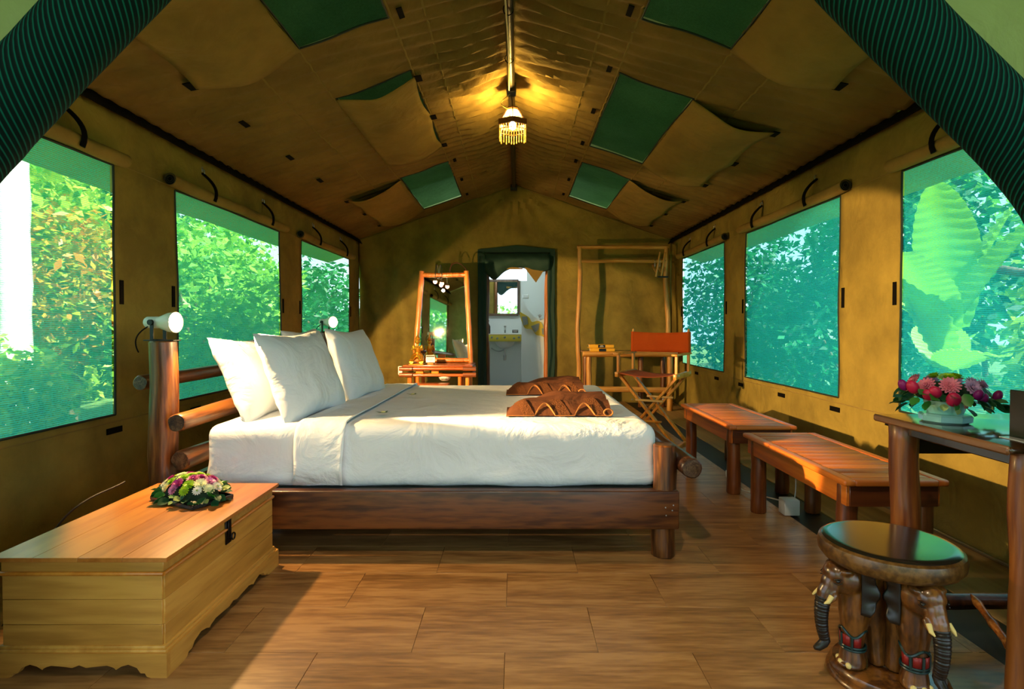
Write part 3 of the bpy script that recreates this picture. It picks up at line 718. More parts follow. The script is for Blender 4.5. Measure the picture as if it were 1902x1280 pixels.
# small blossoms on the sheet
M_leaf = leafmat('leaf_green', '0d3f16', '2c7a2c', .25)
for x, y, lb in ((-.662, 2.83, 'small green sprig lying on the turned sheet, nearer one'), (-.650, 3.58, 'small green sprig lying on the turned sheet, farther one')):
    t = thing('sprig', lb, 'flower', (x, y, .603), group='sprigs on the sheet')
    bm = B()
    for k in range(7):
        a = k * .9 + .3; L = .032 + .012 * (k % 2); d = Vector((math.cos(a), math.sin(a), .12)); nn = Vector((-d.y, d.x, 0)) * .008; c = Vector((x, y, .603))
        vs = [bm.verts.new(p) for p in (c, c + d * L * .5 + nn, c + d * L, c + d * L * .5 - nn)]; bm.faces.new(vs)
    obj('leaf', bm, M_leaf, t, smooth=0)
    bm = B(); ball(bm, (x, y, .607), (.012, .008, .005), 8, 6); obj('bud', bm, plain('pale_bud', 'e8d98c', .6), t)

# ================================================================== READING LAMPS ON THE HEAD POSTS
def reading_lamp(loc, axis, label, k=1.0):
    t = thing('reading_lamp', label, 'lamp', loc, group='reading lamps on the head posts', world=False)
    ax = Vector(axis).normalized(); yaw = math.atan2(ax.y, ax.x)
    t.rotation_euler = (0, 0, yaw)
    c = .085
    Rm = Matrix.Rotation(R(90), 3, 'Y')
    def turned(prof, x0=0):
        bm = B(); lathe(bm, prof, (0, 0, 0), 28); bmesh.ops.rotate(bm, verts=bm.verts, cent=(0, 0, 0), matrix=Rm); bmesh.ops.translate(bm, verts=bm.verts, vec=(x0, 0, c)); return bm
    obj('housing', turned([(0, -.062), (.022, -.062), (.026, -.056), (.027, -.01), (.0265, .0)]), M_white, t)
    obj('lamp_shade', turned([(.0265, .0), (.029, .012), (.036, .03), (.044, .052), (.0485, .085), (.046, .085), (.041, .052), (.032, .03), (.024, .012), (.0, .008)]), plain('shade_white', 'efe6d2', .35), t)
    bm = B(); ball(bm, (.055, 0, c), (.030, .036, .036)); obj('bulb', bm, M_glow, t)
    bm = B(); box(bm, (-.012, -.030, c * .55), (.018, .004, c * 1.0), .001); box(bm, (.004, .030, c * .55), (.018, .004, c * 1.0), .001); box(bm, (-.004, 0, .006), (.03, .062, .004), .001)
    tube(bm, [(-.015, -.028, c), (-.015, -.040, c)], .013, 12); obj('bracket', bm, M_blackmetal, t)
    bm = B(); box(bm, (.015, 0, .003), (.15, .05, .005), .001); obj('base_plate', bm, M_blackmetal, t)
    bm = B(); tube(bm, bez((-.04, -.02, c - .02), (-.09, -.03, c - .05), (-.10, -.04, -.0), (-.055, -.058, -.05), 14), .003, 6); obj('cord', bm, M_black, t)
    return t
reading_lamp((-1.635, 2.595, .970), (1, -.12, 0), 'lit white spot lamp on the nearer head post')
reading_lamp((-1.60, 4.78, .985), (.9, -.5, 0), 'lit white spot lamp on the farther head post behind the pillows')

# ================================================================== CHEST
ch = thing('blanket_chest', 'long low pale wooden chest with a hasp and scalloped base', 'chest', (-1.29, 2.05, 0))
cx0, cx1, cy0, cy1 = -1.525, -1.05, 1.672, 2.418
bm = B(); box(bm, ((cx0 + cx1) / 2, (cy0 + cy1) / 2, .185), (cx1 - cx0, cy1 - cy0, .235), .002); obj('body', bm, M_chest, ch)
for i, (z0, z1) in enumerate(((.075, .150), (.150, .225), (.225, .298))):
    bm = B(); box(bm, ((cx0 + cx1) / 2, cy0 - .002, (z0 + z1) / 2), (cx1 - cx0, .006, z1 - z0 - .001), .0008); obj('front_board', bm, M_chestx, ch)
    bm = B(); box(bm, (cx1 + .002, (cy0 + cy1) / 2, (z0 + z1) / 2), (.006, cy1 - cy0, z1 - z0 - .001), .0008); obj('side_board', bm, M_chest, ch)
bm = B(); box(bm, ((cx0 + cx1) / 2, (cy0 + cy1) / 2, .326), (cx1 - cx0 + .008, cy1 - cy0 + .008, .038), .0015); lid = obj('lid', bm, M_chestx, ch)
for i in range(4):
    w_ = (cx1 - cx0 + .05) / 4; x = cx0 - .025 + w_ * (i + .5)
    bm = B(); box(bm, (x, (cy0 + cy1) / 2, .3505), (w_ - .0006, cy1 - cy0 + .045, .013), .0008); obj('lid_board', bm, M_chesttop, lid)
bm = B(); e = .02
for a, b_ in (((cx0 - .006, cy0 - .006), (cx1 + .006, cy0 - .006)), ((cx1 + .006, cy0 - .006), (cx1 + .006, cy1 + .006)), ((cx0 - .006, cy0 - .006), (cx0 - .006, cy1 + .006))):
    tube(bm, [(a[0], a[1], .303), (b_[0], b_[1], .303)], .0065, 8)
obj('moulding', bm, wood('moulding_wood', ('b06a1c', 'c87c26', 'd48c32'), 'y', 5), ch)
bm = B()
for z, w_, h in ((.083, .022, .012), (.073, .030, .012)):
    box(bm, ((cx0 + cx1) / 2, (cy0 + cy1) / 2, z), (cx1 - cx0 + w_, cy1 - cy0 + w_, h), .004, seg=2)
obj('base_moulding', bm, M_chest, ch)
def scallop(a, b_):
    L = b_ - a; p = [(a, 0)]
    half = [(.09, 0), (.115, .004), (.125, .014), (.15, .014), (.17, .030), (.22, .040), (.26, .034), (.29, .024), (.30, .030), (.34, .037), (.42, .033), (.46, .030), (.5, .038)]
    for t, z in half: p.append((a + L * t, z))
    for t, z in half[-2::-1]: p.append((a + L * (1 - t), z))
    p += [(b_, 0), (b_, .072), (a, .072)]; return p
bm = B(); prism(bm, scallop(cx0 - .02, cx1 + .022), 'y', cy0 - .022, cy0 - .004); obj('base_apron', bm, M_chestx, ch, smooth=20)
bm = B(); prism(bm, scallop(cy0 - .0035, cy1 + .0015), 'x', cx1 + .004, cx1 + .022); obj('base_apron', bm, M_chest, ch, smooth=20)
bm = B(); prism(bm, scallop(cy0 - .0035, cy1 + .0015), 'x', cx0 - .02, cx0 - .004); prism(bm, scallop(cx0 - .02, cx1 + .022), 'y', cy1 + .002, cy1 + .02); obj('base_apron', bm, M_chest, ch, smooth=20)
bm = B(); x = cx1 + .008
box(bm, (x, 2.04, .298), (.006, .040, .098), .003); box(bm, (x + .005, 2.04, .305), (.005, .022, .070), .003)
tube(bm, [(x + .012, 2.053 + math.cos(a / 8 * PI) * .012, .272 + math.sin(a / 8 * PI) * .012) for a in range(17)], .003, 6, False); obj('hasp', bm, plain('old_iron', '1c1512', .35, .7), ch, label='dark iron hasp')
# red and black cable behind the chest
bm = B(); tube(bm, bez((-1.72, 1.95, .02), (-1.75, 2.1, .40), (-1.72, 2.3, .33), (-1.70, 2.45, .36), 16), .004, 6); tube(bm, bez((-1.74, 1.9, .02), (-1.78, 2.2, .36), (-1.72, 2.4, .30), (-1.69, 2.48, .02), 16), .003, 6)
tag(obj('cable', bm, plain('cable_dark', '2a1210', .5)), 'dark cable looping up behind the wooden chest', 'cable')

# ================================================================== FLOWERS
def mum_mesh(name, r, col, col2, rings=4, pet=13):
    bm = B()
    for k in range(rings):
        rr = r * (1 - k * .21); tilt = .15 + k * .28
        for i in range(pet):
            a = 2 * PI * (i + .5 * (k % 2)) / pet + .1 * k; d = Vector((math.cos(a), math.sin(a), 0)); sd = Vector((-d.y, d.x, 0))
            w_ = rr * .20; z0 = .3 * r + k * .06 * r
            p0 = d * rr * .12 + Vector((0, 0, z0 - .25 * r)); p1 = d * rr * .60 + Vector((0, 0, z0 - .12 * r + tilt * rr * .45)); p2 = d * rr * .98 + Vector((0, 0, z0 - .14 * r + tilt * rr * .75))
            v = [bm.verts.new(p) for p in (p0 - sd * w_ * .5, p1 - sd * w_, p2 - sd * w_ * .35, p2 + sd * w_ * .35, p1 + sd * w_, p0 + sd * w_ * .5)]
            f = bm.faces.new((v[0], v[1], v[4], v[5])); g_ = bm.faces.new((v[1], v[2], v[3], v[4]))
    n0 = len(bm.faces); ball(bm, (0, 0, r * .36), (r * .22, r * .22, r * .12), 10, 6)
    bm.faces.ensure_lookup_table()
    for f in bm.faces[n0:]: f.material_index = 1
    me = bpy.data.meshes.new(name); bm.to_mesh(me); bm.free(); me.materials.append(col); me.materials.append(col2); return me
def leaf_mesh(name, L, m_):
    bm = B(); prof = [(0, .0), (.2, .28), (.5, .40), (.8, .26), (1, .0)]
    mid = [bm.verts.new((0, t * L, -.10 * L * t * t + .02 * L)) for t, w_ in prof]
    for s in (-1, 1):
        ed = [mid[0]] + [bm.verts.new((s * w_ * L, t * L, -.10 * L * t * t + .10 * L)) for t, w_ in prof[1:-1]] + [mid[-1]]
        for i in range(4):
            q = [mid[i], mid[i + 1], ed[i + 1], ed[i]]; q = list(dict.fromkeys(q)); bm.faces.new(q if s < 0 else q[::-1])
    me = bpy.data.meshes.new(name); bm.to_mesh(me); bm.free(); me.materials.append(m_); me.shade_smooth(); return me
def petal(c, tlv=.3): return leafmat('petal_' + c, c, c, tlv)
P_mag = petal('b8308c'); P_pink = petal('d98cc4'); P_lime = petal('a8d020'); P_cream = petal('eef0c8'); P_white = petal('f0f2ea'); P_lav = petal('d0a8d2'); P_rose = petal('e07c94'); P_red = petal('c81c50'); P_purple = petal('8a1470')
LF1 = leaf_mesh('leaf', .040, leafmat('leaf_dark', '07301a', '0f5c30', .2)); LF2 = leaf_mesh('leaf', .038, leafmat('leaf_mid', '1c6a24', '3a8c30', .25)); LF3 = leaf_mesh('leaf', .030, leafmat('leaf_pale', '7fa84a', 'c8d890', .25))
P_yc = plain('lime_centre', '8aa818', .6)
def place(name, me, par, p, nrm, spin=0, sc_=1.0):
    o = bpy.data.objects.new(name, me); link(o, par); o.location = p
    q = Vector(nrm).to_track_quat('Z', 'Y'); o.rotation_euler = (q.to_matrix() @ Matrix.Rotation(spin, 3, 'Z')).to_euler(); o.scale = (sc_,) * 3; return o
def place_leaf(me, par, p, outd, sc_=1.0, roll=0):
    o = bpy.data.objects.new('leaf', me); link(o, par); o.location = p
    q = Vector(outd).to_track_quat('Y', 'Z'); o.rotation_euler = (q.to_matrix() @ Matrix.Rotation(roll, 3, 'Y')).to_euler(); o.scale = (sc_,) * 3; return o
# arrangement on the chest
fa = thing('flower_arrangement', 'oblong dome of magenta, lime and white chrysanthemums in a black tray on the chest', 'flowers', (-1.27, 2.21, .357), rot=(0, 0, R(-28)), world=False); fa.scale = (1.12, 1.12, 1.12)
bm = B(); box(bm, (0, 0, .004), (.24, .15, .007), .002); box(bm, (0, -.073, .010), (.24, .006, .012), .002); box(bm, (0, .073, .010), (.24, .006, .012), .002); box(bm, (-.117, 0, .010), (.006, .15, .012), .002); box(bm, (.117, 0, .010), (.006, .15, .012), .002)
obj('tray', bm, plain('lacquer_black', '1a0f0c', .12), fa)
bm = B(); ball(bm, (0, 0, .02), (.112, .068, .052), 20, 12); obj('foam', bm, plain('foam_green', '0c2a14', .9), fa)
cols = {k: mum_mesh('chrysanthemum', .024, m_, P_yc if k in 'lw' else m_) for k, m_ in (('m', P_mag), ('p', P_pink), ('l', P_lime), ('c', P_cream), ('w', P_white))}
order = 'lmlmclmmlcwlmlmlcpwllmcmwp'
i = 0
for ring, (rr_, cnt) in enumerate(((.0, 1), (.36, 6), (.70, 11), (.93, 14))):
    for k in range(cnt):
        a = 2 * PI * k / cnt + ring * .4; u = rr_ * math.cos(a); v = rr_ * math.sin(a)
        zz = math.sqrt(max(.02, 1 - u * u * .85 - v * v * .85)); p = Vector((u * .118, v * .074, .022 + .058 * zz)); nn = Vector((u * .6, v * .9, zz * .9))
        key = order[i % len(order)]; i += 1
        if ring == 3: key = 'wcplwc'[k % 6]
        place('chrysanthemum', cols[key], fa, p, nn, rnd.random() * 3, rnd.uniform(.78, 1.02) * (.85 if ring == 3 else 1))
for k in range(70):
    a = 2 * PI * k / 70 + rnd.uniform(-.05, .05); zz = rnd.uniform(.010, .048)
    p = Vector((math.cos(a) * .118, math.sin(a) * .073, zz)); place_leaf(rnd.choice([LF1, LF1, LF2, LF1, LF3]), fa, p, (math.cos(a), math.sin(a), rnd.uniform(-.5, .5)), rnd.uniform(.6, 1.1), rnd.uniform(-.8, .8))

# ================================================================== BENCHES
def bench(y0, y1, label, seed):
    t = thing('slatted_bench', label, 'bench', (1.5, (y0 + y1) / 2, 0), group='slatted benches along the right wall')
    x0, x1, z = 1.30, 1.712, .43
    for a, b_, ax in (((x0, y0), (x0, y1), 0), ((x1, y0), (x1, y1), 0)):
        bm = B(); s_ = 1 if a[0] == x0 else -1
        box(bm, (a[0] + s_ * .022, (y0 + y1) / 2, z - .013), (.048, y1 - y0, .026), .009, seg=3); obj('edge_board', bm, M_bench, t)
    for y, s_ in ((y0, 1), (y1, -1)):
        bm = B(); box(bm, ((x0 + x1) / 2, y + s_ * .022, z - .013), (x1 - x0 - .08, .048, .026), .009, seg=3); obj('end_board', bm, M_benchx, t)
    ns = 12; L = (y1 - y0 - .092) / ns
    src = None
    for i in range(ns):
        y = y0 + .046 + L * (i + .5)
        if src is None:
            bm = B(); box(bm, ((x0 + x1) / 2, y, z - .010), (x1 - x0 - .092, L - .005, .018), .003, seg=2); src = obj('slat', bm, M_benchx, t)
        else: inst(src, 'slat', t, (0, L * i, rnd.uniform(-.0008, .0008)))
    for x in (x0 + .03, x1 - .03):
        bm = B(); box(bm, (x, (y0 + y1) / 2, z - .068), (.022, y1 - y0 - .05, .085), .002); obj('side_apron', bm, M_bench, t)
    for y in (y0 + .03, y1 - .03):
        bm = B(); box(bm, ((x0 + x1) / 2, y, z - .068), (x1 - x0 - .06, .022, .085), .002); obj('end_apron', bm, wood('bench_end_wood', ('381806', '52240c', '6a3412'), 'x', 5), t)
    for x in (x0 + .055, x1 - .055):
        for y in (y0 + .075, y1 - .085):
            bm = B(); log(bm, (x, y, 0), (x, y, z - .03), .041, .039, n=7, seed=x + y, wob=.06); obj('leg', bm, [M_benchleg, M_logend], t)
bench(3.42, 4.43, 'orange varnished slatted bench beside the folding chair, farther one', 1)
bench(2.216, 3.22, 'orange varnished slatted bench beside the dark table, nearer one', 2)
ad = thing('junction_box', 'small white plastic box on the floor under the nearer bench', 'box', (1.47, 3.02, 0))
bm = B(); box(bm, (1.51, 3.10, .045), (.085, .075, .085), .006, seg=2, rot=None); obj('case', bm, M_plast, ad)
bm = B(); tube(bm, bez((1.50, 3.14, .06), (1.40, 3.5, .01), (1.34, 3.6, .012), (1.5, 4.0, .01), 14), .004, 6); tube(bm, bez((1.54, 3.1, .09), (1.56, 3.1, .2), (1.57, 3.2, .3), (1.60, 3.2, .34), 10), .003, 6); obj('cord', bm, M_plast, ad)

# ================================================================== DARK TABLE
tb = thing('side_table', 'dark glossy log table under the right window with flowers on it', 'table', (1.6, 1.7, 0))
bm = B(); box(bm, (1.66, 1.695, .7235), (.82, .55, .018), .007, seg=3); obj('tabletop', bm, M_table, tb)
bm = B(); beam(bm, (1.252, 1.425, .722), (1.252, 1.966, .722), .012, .024, .006); obj('front_edge', bm, M_tabledge, tb)
for y in (1.89, 1.47): obj('end_apron', box(B(), (1.65, y, .665), (.68, .025, .105), .003), wood('table_dark', ('120a06', '22130a', '2e1a0e'), 'x', 6, rough=.3), tb)
obj('side_apron', box(B(), (1.30, 1.68, .695), (.025, .44, .034), .003), M_table, tb); obj('side_apron', box(B(), (1.97, 1.68, .665), (.025, .44, .105), .003), M_table, tb)
for x, y, sd in ((1.302, 1.885, 1), (1.315, 1.455, 2), (1.97, 1.885, 3), (1.97, 1.455, 4)):
    bm = B(); log(bm, (x, y, 0), (x, y, .715), .043 if sd != 2 else .032, .044 if sd != 2 else .03, n=14, seed=sd * 2.3, wob=.12, bend=.005); obj('leg', bm, [wood('table_leg_wood', ('3a1a0c', '6b3414', '90521e'), 'z', 7, bump=.4), M_logend], tb)
bm = B(); log(bm, (1.302, 1.885, .115), (1.97, 1.885, .115), .024, .026, seed=7, wob=.2); obj('stretcher', bm, [M_darklog, M_logend], tb)
bm = B(); log(bm, (1.97, 1.885, .13), (1.97, 1.455, .13), .024, .022, seed=8, wob=.2); obj('stretcher', bm, [M_darklog, M_logend], tb)
bp_ = thing('bamboo_stick', 'thin knotted bamboo stick lying across under the dark table', 'stick', (1.45, 1.8, .1))
bm = B(); pts = []; rs = []
a, b_ = Vector((1.50, 1.845, .155)), Vector((1.385, 1.36, .02))
for i in range(25):
    t = i / 24; pts.append(a.lerp(b_, t)); rs.append((.010 + .004 * t) * (1 + .35 * math.exp(-((t * 6) % 1 - .5) ** 2 / .006)))
tube(bm, pts, [.003] + rs[1:], 10); obj('cane', bm, wood('cane', ('3c1a08', '8a4a14', 'c0803a'), 'y', 16, stretch=.5), bp_)
# menu holder
mh = thing('menu_holder', 'black menu stand with a clear edge at the near end of the dark table', 'stand', (1.36, 1.50, .733))
bm = B(); box(bm, (1.385, 1.50, .80), (.055, .10, .13), .002); obj('panel', bm, plain('black_card', '0c0e0e', .25), mh)
bm = B(); beam(bm, (1.335, 1.452, .735), (1.362, 1.452, .87), .003, .006, .0005, up=(0, 1, 0)); box(bm, (1.355, 1.50, .7345), (.05, .10, .003), .0008); obj('clear_sheet', bm, plain('clear_acrylic', 'c8ccd0', .1, .2), mh)

# flower bowl on table
fb = thing('flower_bowl', 'pale bowl coloured with teal light, pink and purple flowers, on the dark table', 'flowers', (1.372, 1.80, .7325), world=False)
M_bowl = plain('bowl_teal_lit', '9fdcd6', .12)  # the teal light falling on the bowl is put into its colour
bm = B(); lathe(bm, [(0, 0), (.060, 0), (.070, .006), (.072, .022), (.066, .028), (.050, .030), (0, .030)], seg=8); obj('saucer', bm, M_bowl, fb, smooth=25)
bm = B(); lathe(bm, [(.046, .028), (.052, .04), (.058, .07), (.062, .09), (.058, .09), (.05, .05), (0, .045)], seg=24); obj('bowl', bm, M_bowl, fb)
bm = B()
for cx_, cz_, s_ in ((-.030, .082, 1), (.026, .060, .9)):
    ang0 = math.atan2(-1, cx_ * 12)
    for k in range(5):
        a_ = 2 * PI * k / 5 + .3; px, pz = cx_ + math.cos(a_) * .0075 * s_, cz_ + math.sin(a_) * .0075 * s_
        yy = -math.sqrt(max(0, .0585 ** 2 - px * px)); ball(bm, (px, yy, pz), (.0052 * s_, .0012, .0052 * s_), 8, 6)
obj('painted_flower', bm, plain('painted_pink', 'd98a80', .5), fb, label='pink painted flowers')
bm = B(); ball(bm, (0, 0, .095), (.085, .085, .035), 16, 10); obj('foam', bm, plain('foam_green', '0c2a14', .9), fb)
G = {k: mum_mesh('chrysanthemum', .030, m_, m_ if k != 'l' else P_yc, 5, 15) for k, m_ in (('a', P_lav), ('r', P_rose), ('l', P_lime), ('v', P_purple))}
for k in range(3):
    a = 2 * PI * k / 3; place('chrysanthemum', G['l'], fb, (math.cos(a) * .03, math.sin(a) * .03, .138), (math.cos(a) * .3, math.sin(a) * .3, 1), k, .95)
for k in range(9):
    a = PI + 2 * PI * k / 9 + .35; key = 'r' if k in (0, 8) else 'rraaaavrr'[k]
    key = 'a' if math.cos(a) > -.35 else 'r'
    place('chrysanthemum', G[key], fb, (math.cos(a) * .085, math.sin(a) * .085, .115 + .006 * (k % 2)), (math.cos(a) * 1.2, math.sin(a) * 1.2, .75), k * 1.3, 1.0)
pet_me = bpy.data.meshes.new('tulip_petal'); bm = B(); ball(bm, (0, 0, 0), (.018, .014, .021), 12, 8); bm.to_mesh(pet_me); bm.free(); pet_me.materials.append(P_red); pet_me.shade_smooth()
pet2 = pet_me.copy(); pet2.materials.clear(); pet2.materials.append(P_purple)
for (x, y, z, me) in ((-.125, -.03, .115, pet_me), (-.105, -.07, .095, pet_me), (-.055, -.105, .085, pet_me), (-.135, .0, .118, pet2), (.03, -.11, .088, pet2), (.012, -.115, .10, pet2), (.12, -.055, .09, pet2), (.135, -.03, .075, pet2), (-.095, -.085, .105, pet_me)):
    place('blossom', me, fb, (x, y, z), (x * 3, y * 3, .6 + rnd.random() * .5), 0, rnd.uniform(.8, 1.1))
for k in range(60):
    a = 2 * PI * k / 60 + rnd.uniform(-.08, .08); r_ = rnd.uniform(.085, .125)
    place_leaf(rnd.choice([LF1, LF2, LF1, LF1, LF3]), fb, (math.cos(a) * r_, math.sin(a) * r_, rnd.uniform(.055, .10)), (math.cos(a), math.sin(a), rnd.uniform(-1.2, .2)), rnd.uniform(.8, 1.35), rnd.uniform(-.9, .9))

# ================================================================== ELEPHANT STOOL
SX, SY = 1.097, 1.65
st = thing('elephant_stool', 'round carved stool on three wooden elephants with trunks hanging down', 'stool', (SX, SY, 0), rot=(0, 0, 0), world=False)
bm = B(); lathe(bm, [(0, .345), (.15, .345), (.172, .352), (.184, .368), (.186, .386), (.182, .402), (.172, .409), (.168, .409)], seg=56); obj('seat', bm, wood('seat_rim_wood', ('2c1a0a', '4e3212', '6e4c22'), 'z', 9, stretch=1, rough=.35, bump=.3), st)
bm = B(); lathe(bm, [(0, .413), (.150, .413), (.166, .412), (.174, .408), (.172, .404)], seg=56); obj('seat_top', bm, M_stooltop, st, label='glossy dark disc')
bm = B(); lathe(bm, [(0, .0), (.155, 0), (.160, .006), (.157, .014), (.150, .018), (.152, .026), (.145, .032), (.142, .040), (.132, .044), (0, .045)], seg=56); obj('base', bm, M_stool, st)
bm = B(); lathe(bm, [(0, .045), (.030, .045), (.034, .12), (.028, .2), (.05, .345), (0, .345)], seg=20); obj('core', bm, M_stool, st)
def elephant(ang):
    a = R(ang)
    rt = bpy.data.objects.new('elephant', None)
    bm = B()
    # local frame: +x outward from the stool centre, z up
    tube(bm, [(.105, 0, .046), (.108, 0, .065), (.110, 0, .10), (.106, 0, .15), (.104, 0, .20), (.100, 0, .26), (.085, 0, .33)], [.034, .036, .029, .033, .041, .046, .05], 20, squash=1.0)
    tube(bm, [(.03, 0, .05), (.04, 0, .15), (.05, 0, .25), (.06, 0, .33)], [.026, .03, .042, .055], 14)
    ball(bm, (.125, 0, .305), (.058, .050, .050), 20, 14)
    ball(bm, (.160, 0, .318), (.036, .038, .034), 18, 12)
    ball(bm, (.176, 0, .285), (.028, .027, .040), 18, 12)
    tube(bm, [(.168, 0, .30), (.192, 0, .262), (.202, 0, .225), (.204, 0, .185), (.198, 0, .150), (.192, 0, .128), (.196, 0, .112), (.212, 0, .103)], [.026, .023, .019, .0165, .015, .014, .0125, .010], 16)
    for s in (-1, 1):
        tube(bm, [(.176, s * .022, .268), (.186, s * .026, .255), (.196, s * .026, .247)], [.011, .009, .007], 10)
        ball(bm, (.150, s * .036, .335), (.020, .012, .010), 10, 8)
    ball(bm, (.112, 0, .053), (.041, .037, .014), 18, 8)
    bmesh.ops.rotate(bm, verts=bm.verts, cent=(0, 0, 0), matrix=Matrix.Rotation(a, 3, 'Z'))
    body = obj('elephant', bm, M_stool, st, smooth=180)
    md = body.modifiers.new('merge', 'REMESH'); md.mode = 'VOXEL'; md.voxel_size = .0035; md.use_smooth_shade = True
    sm = body.modifiers.new('soften', 'SMOOTH'); sm.iterations = 3; sm.factor = .5
    def sub(name, bm, m_, **kw):
        bmesh.ops.rotate(bm, verts=bm.verts, cent=(0, 0, 0), matrix=Matrix.Rotation(a, 3, 'Z')); return obj(name, bm, m_, body, **kw)
    # trunk skin dark with rings
    bm = B(); P_ = bez((.197, 0, .250), (.208, 0, .21), (.206, 0, .16), (.192, 0, .124), 40); rr_ = [(.0215 - .0072 * i / 40) * (1 + .05 * math.sin(i * 2.4)) for i in range(41)]
    P_ += [Vector((.197, 0, .112)), Vector((.214, 0, .101)), Vector((.224, 0, .100))]; rr_ += [.0135, .011, .006]
    tube(bm, P_, rr_, 16); sub('trunk', bm, M_dark, label='black trunk')
    for s in (-1, 1):
        bm = B(); V = {}
        def PE(u, v):
            r_ = .050 * math.sin(PI * (.08 + .92 * v)) ** .7
            x = .118 - .040 * u * (.4 + .6 * math.sin(PI * min(1, v * 1.02))); z = .345 - .125 * v
            y = s * (.050 + .018 * u + .005 * math.sin(v * 16) * u)
            return Vector((x, y, z))
        sheet(bm, [i / 8 for i in range(9)], [i / 16 for i in range(17)], PE); sub('ear', bm, M_dark, thick=.006, smooth=70, label='dark ear with scalloped edge')
        bm = B(); tube(bm, [(.190, s * .026, .262), (.203, s * .030, .248), (.214, s * .028, .243)], [.0075, .006, .002], 10); sub('tusk', bm, M_ivory)
        bm = B(); ball(bm, (.176, s * .034, .308), (.007, .004, .005), 10, 6); sub('eye', bm, M_dark)
        bm = B(); tube(bm, [(.168, s * .038, .314), (.178, s * .037, .3155), (.187, s * .032, .312)], .0014, 5); tube(bm, [(.168, s * .0385, .303), (.178, s * .0375, .300), (.187, s * .032, .303)], .0014, 5); sub('eyelid', bm, M_dark)
    for k in (-1, 0, 1):
        bm = B(); ball(bm, (.143 - .008 * abs(k), k * .022, .056), (.008, .010, .009), 10, 8); sub('toenail', bm, M_ivory)
    bm = B()
    def ring(z, r_, tilt=0, w_=.0035):
        tube(bm, [(.107 + math.cos(t / 12 * PI) * r_, math.sin(t / 12 * PI) * r_, z + tilt * math.cos(t / 12 * PI * 3)) for t in range(25)], w_, 6, False)
    ring(.100, .0325, 0); ring(.108, .0325, .0); ring(.150, .0350, .010)
    for k in (-1, 0, 1):
        an = k * .9; c_, s_ = math.cos(an), math.sin(an); tube(bm, [(.107 + c_ * .034, s_ * .034, .104), (.106 + c_ * .0355, s_ * .0355, .143)], .0035, 6)
    sub('garland', bm, plain('garland_green', '0e3030', .35))
    bm = B()
    for k in (-1.35, -.45, .45, 1.35):
        sheet(bm, [k - .30, k, k + .30], [.112, .128, .142], lambda an, z: Vector((.1075 + math.cos(an) * (.0335 + (z - .11) * .05), math.sin(an) * (.0335 + (z - .11) * .05), z)))
    sub('red_panel', bm, plain('red_paint', '8c1f1c', .4), thick=.002, smooth=70)
for an in (184, -88, 48): elephant(an)

# ================================================================== DIRECTOR'S CHAIR
dc = thing('folding_chair', 'orange canvas folding chair with wooden arms in front of the writing desk', 'chair', (1.22, 4.98, 0), rot=(0, 0, R(-32)), world=False)
hw = .255
for s in (-1, 1):
    bm = B(); box(bm, (s * hw, 0, .615), (.030, .47, .045), .005, seg=2); obj('side_rail', bm, M_chair, dc)
    bm = B(); box(bm, (s * hw, -.185, .71), (.022, .030, .16), .003); obj('front_post', bm, M_chair, dc)
    bm = B(); box(bm, (s * hw, .185, .805), (.022, .032, .37), .003); tube(bm, [(s * hw, .185, .985), (s * hw, .185, 1.0), (s * hw, .185, 1.012)], [.008, .012, .006], 10); obj('back_post', bm, M_chair, dc)
    bm = B(); box(bm, (s * hw, -.02, .795), (.050, .46, .018), .006, seg=2); obj('armrest', bm, M_chair, dc)
    bm = B(); box(bm, (s * .25, 0, .014), (.028, .44, .028), .004); obj('foot_runner', bm, M_chair, dc)
    for y in (-.15, .15):
        yy = y + s * .013
        bm = B(); beam(bm, (s * hw * .96, yy, .60), (-s * .25, yy, .02), .022, .042, .003, up=(0, 1, 0)); bmesh.ops.translate(bm, verts=bm.verts, vec=(0, 0, 0)); obj('leg', bm, M_chair, dc)
bm = B(); box(bm, (0, -.185, .225), (.26, .045, .014), .004); obj('footrest', bm, M_chair, dc)
bm = B(); box(bm, (.02, -.18, .40), (.24, .014, .018), .003); box(bm, (.02, .12, .40), (.24, .014, .018), .003); obj('brace', bm, wood('pale_wood', ('c89a50', 'd8ae66', 'e4c080'), 'x', 7), dc)
bm = B()
for p in ((0, -.178, .31), (-.13, -.178, .40), (.14, -.178, .42), (hw + .016, -.18, .62), (hw + .016, .18, .62)): ball(bm, p, .007, 8, 6)
obj('bolt', bm, M_metal, dc)
bm = B(); sheet(bm, [-hw + i * hw / 8 for i in range(17)], [-.22 + .44 * j / 6 for j in range(7)], lambda x, y: Vector((x, y, .632 - .030 * math.cos(x / hw * PI / 2)))); obj('seat', bm, M_seatcl, dc, thick=.004)
bm = B(); sheet(bm, [-hw - .012 + i * (hw + .012) / 8 for i in range(17)], [.80 + .185 * j / 6 for j in range(7)], lambda x, z: Vector((x, .165 + .035 * math.cos(x / hw * PI / 2) + (.0 if abs(x) < hw else 0), z - .010 * math.cos(x / hw * PI / 2) * (z > .9)))); obj('backrest', bm, M_orange, dc, thick=.005)
for s in (-1, 1):
    bm = B(); tube(bm, [(s * hw, .185, .80), (s * hw, .185, .985)], .021, 12); obj('back_sleeve', bm, M_orange, dc)

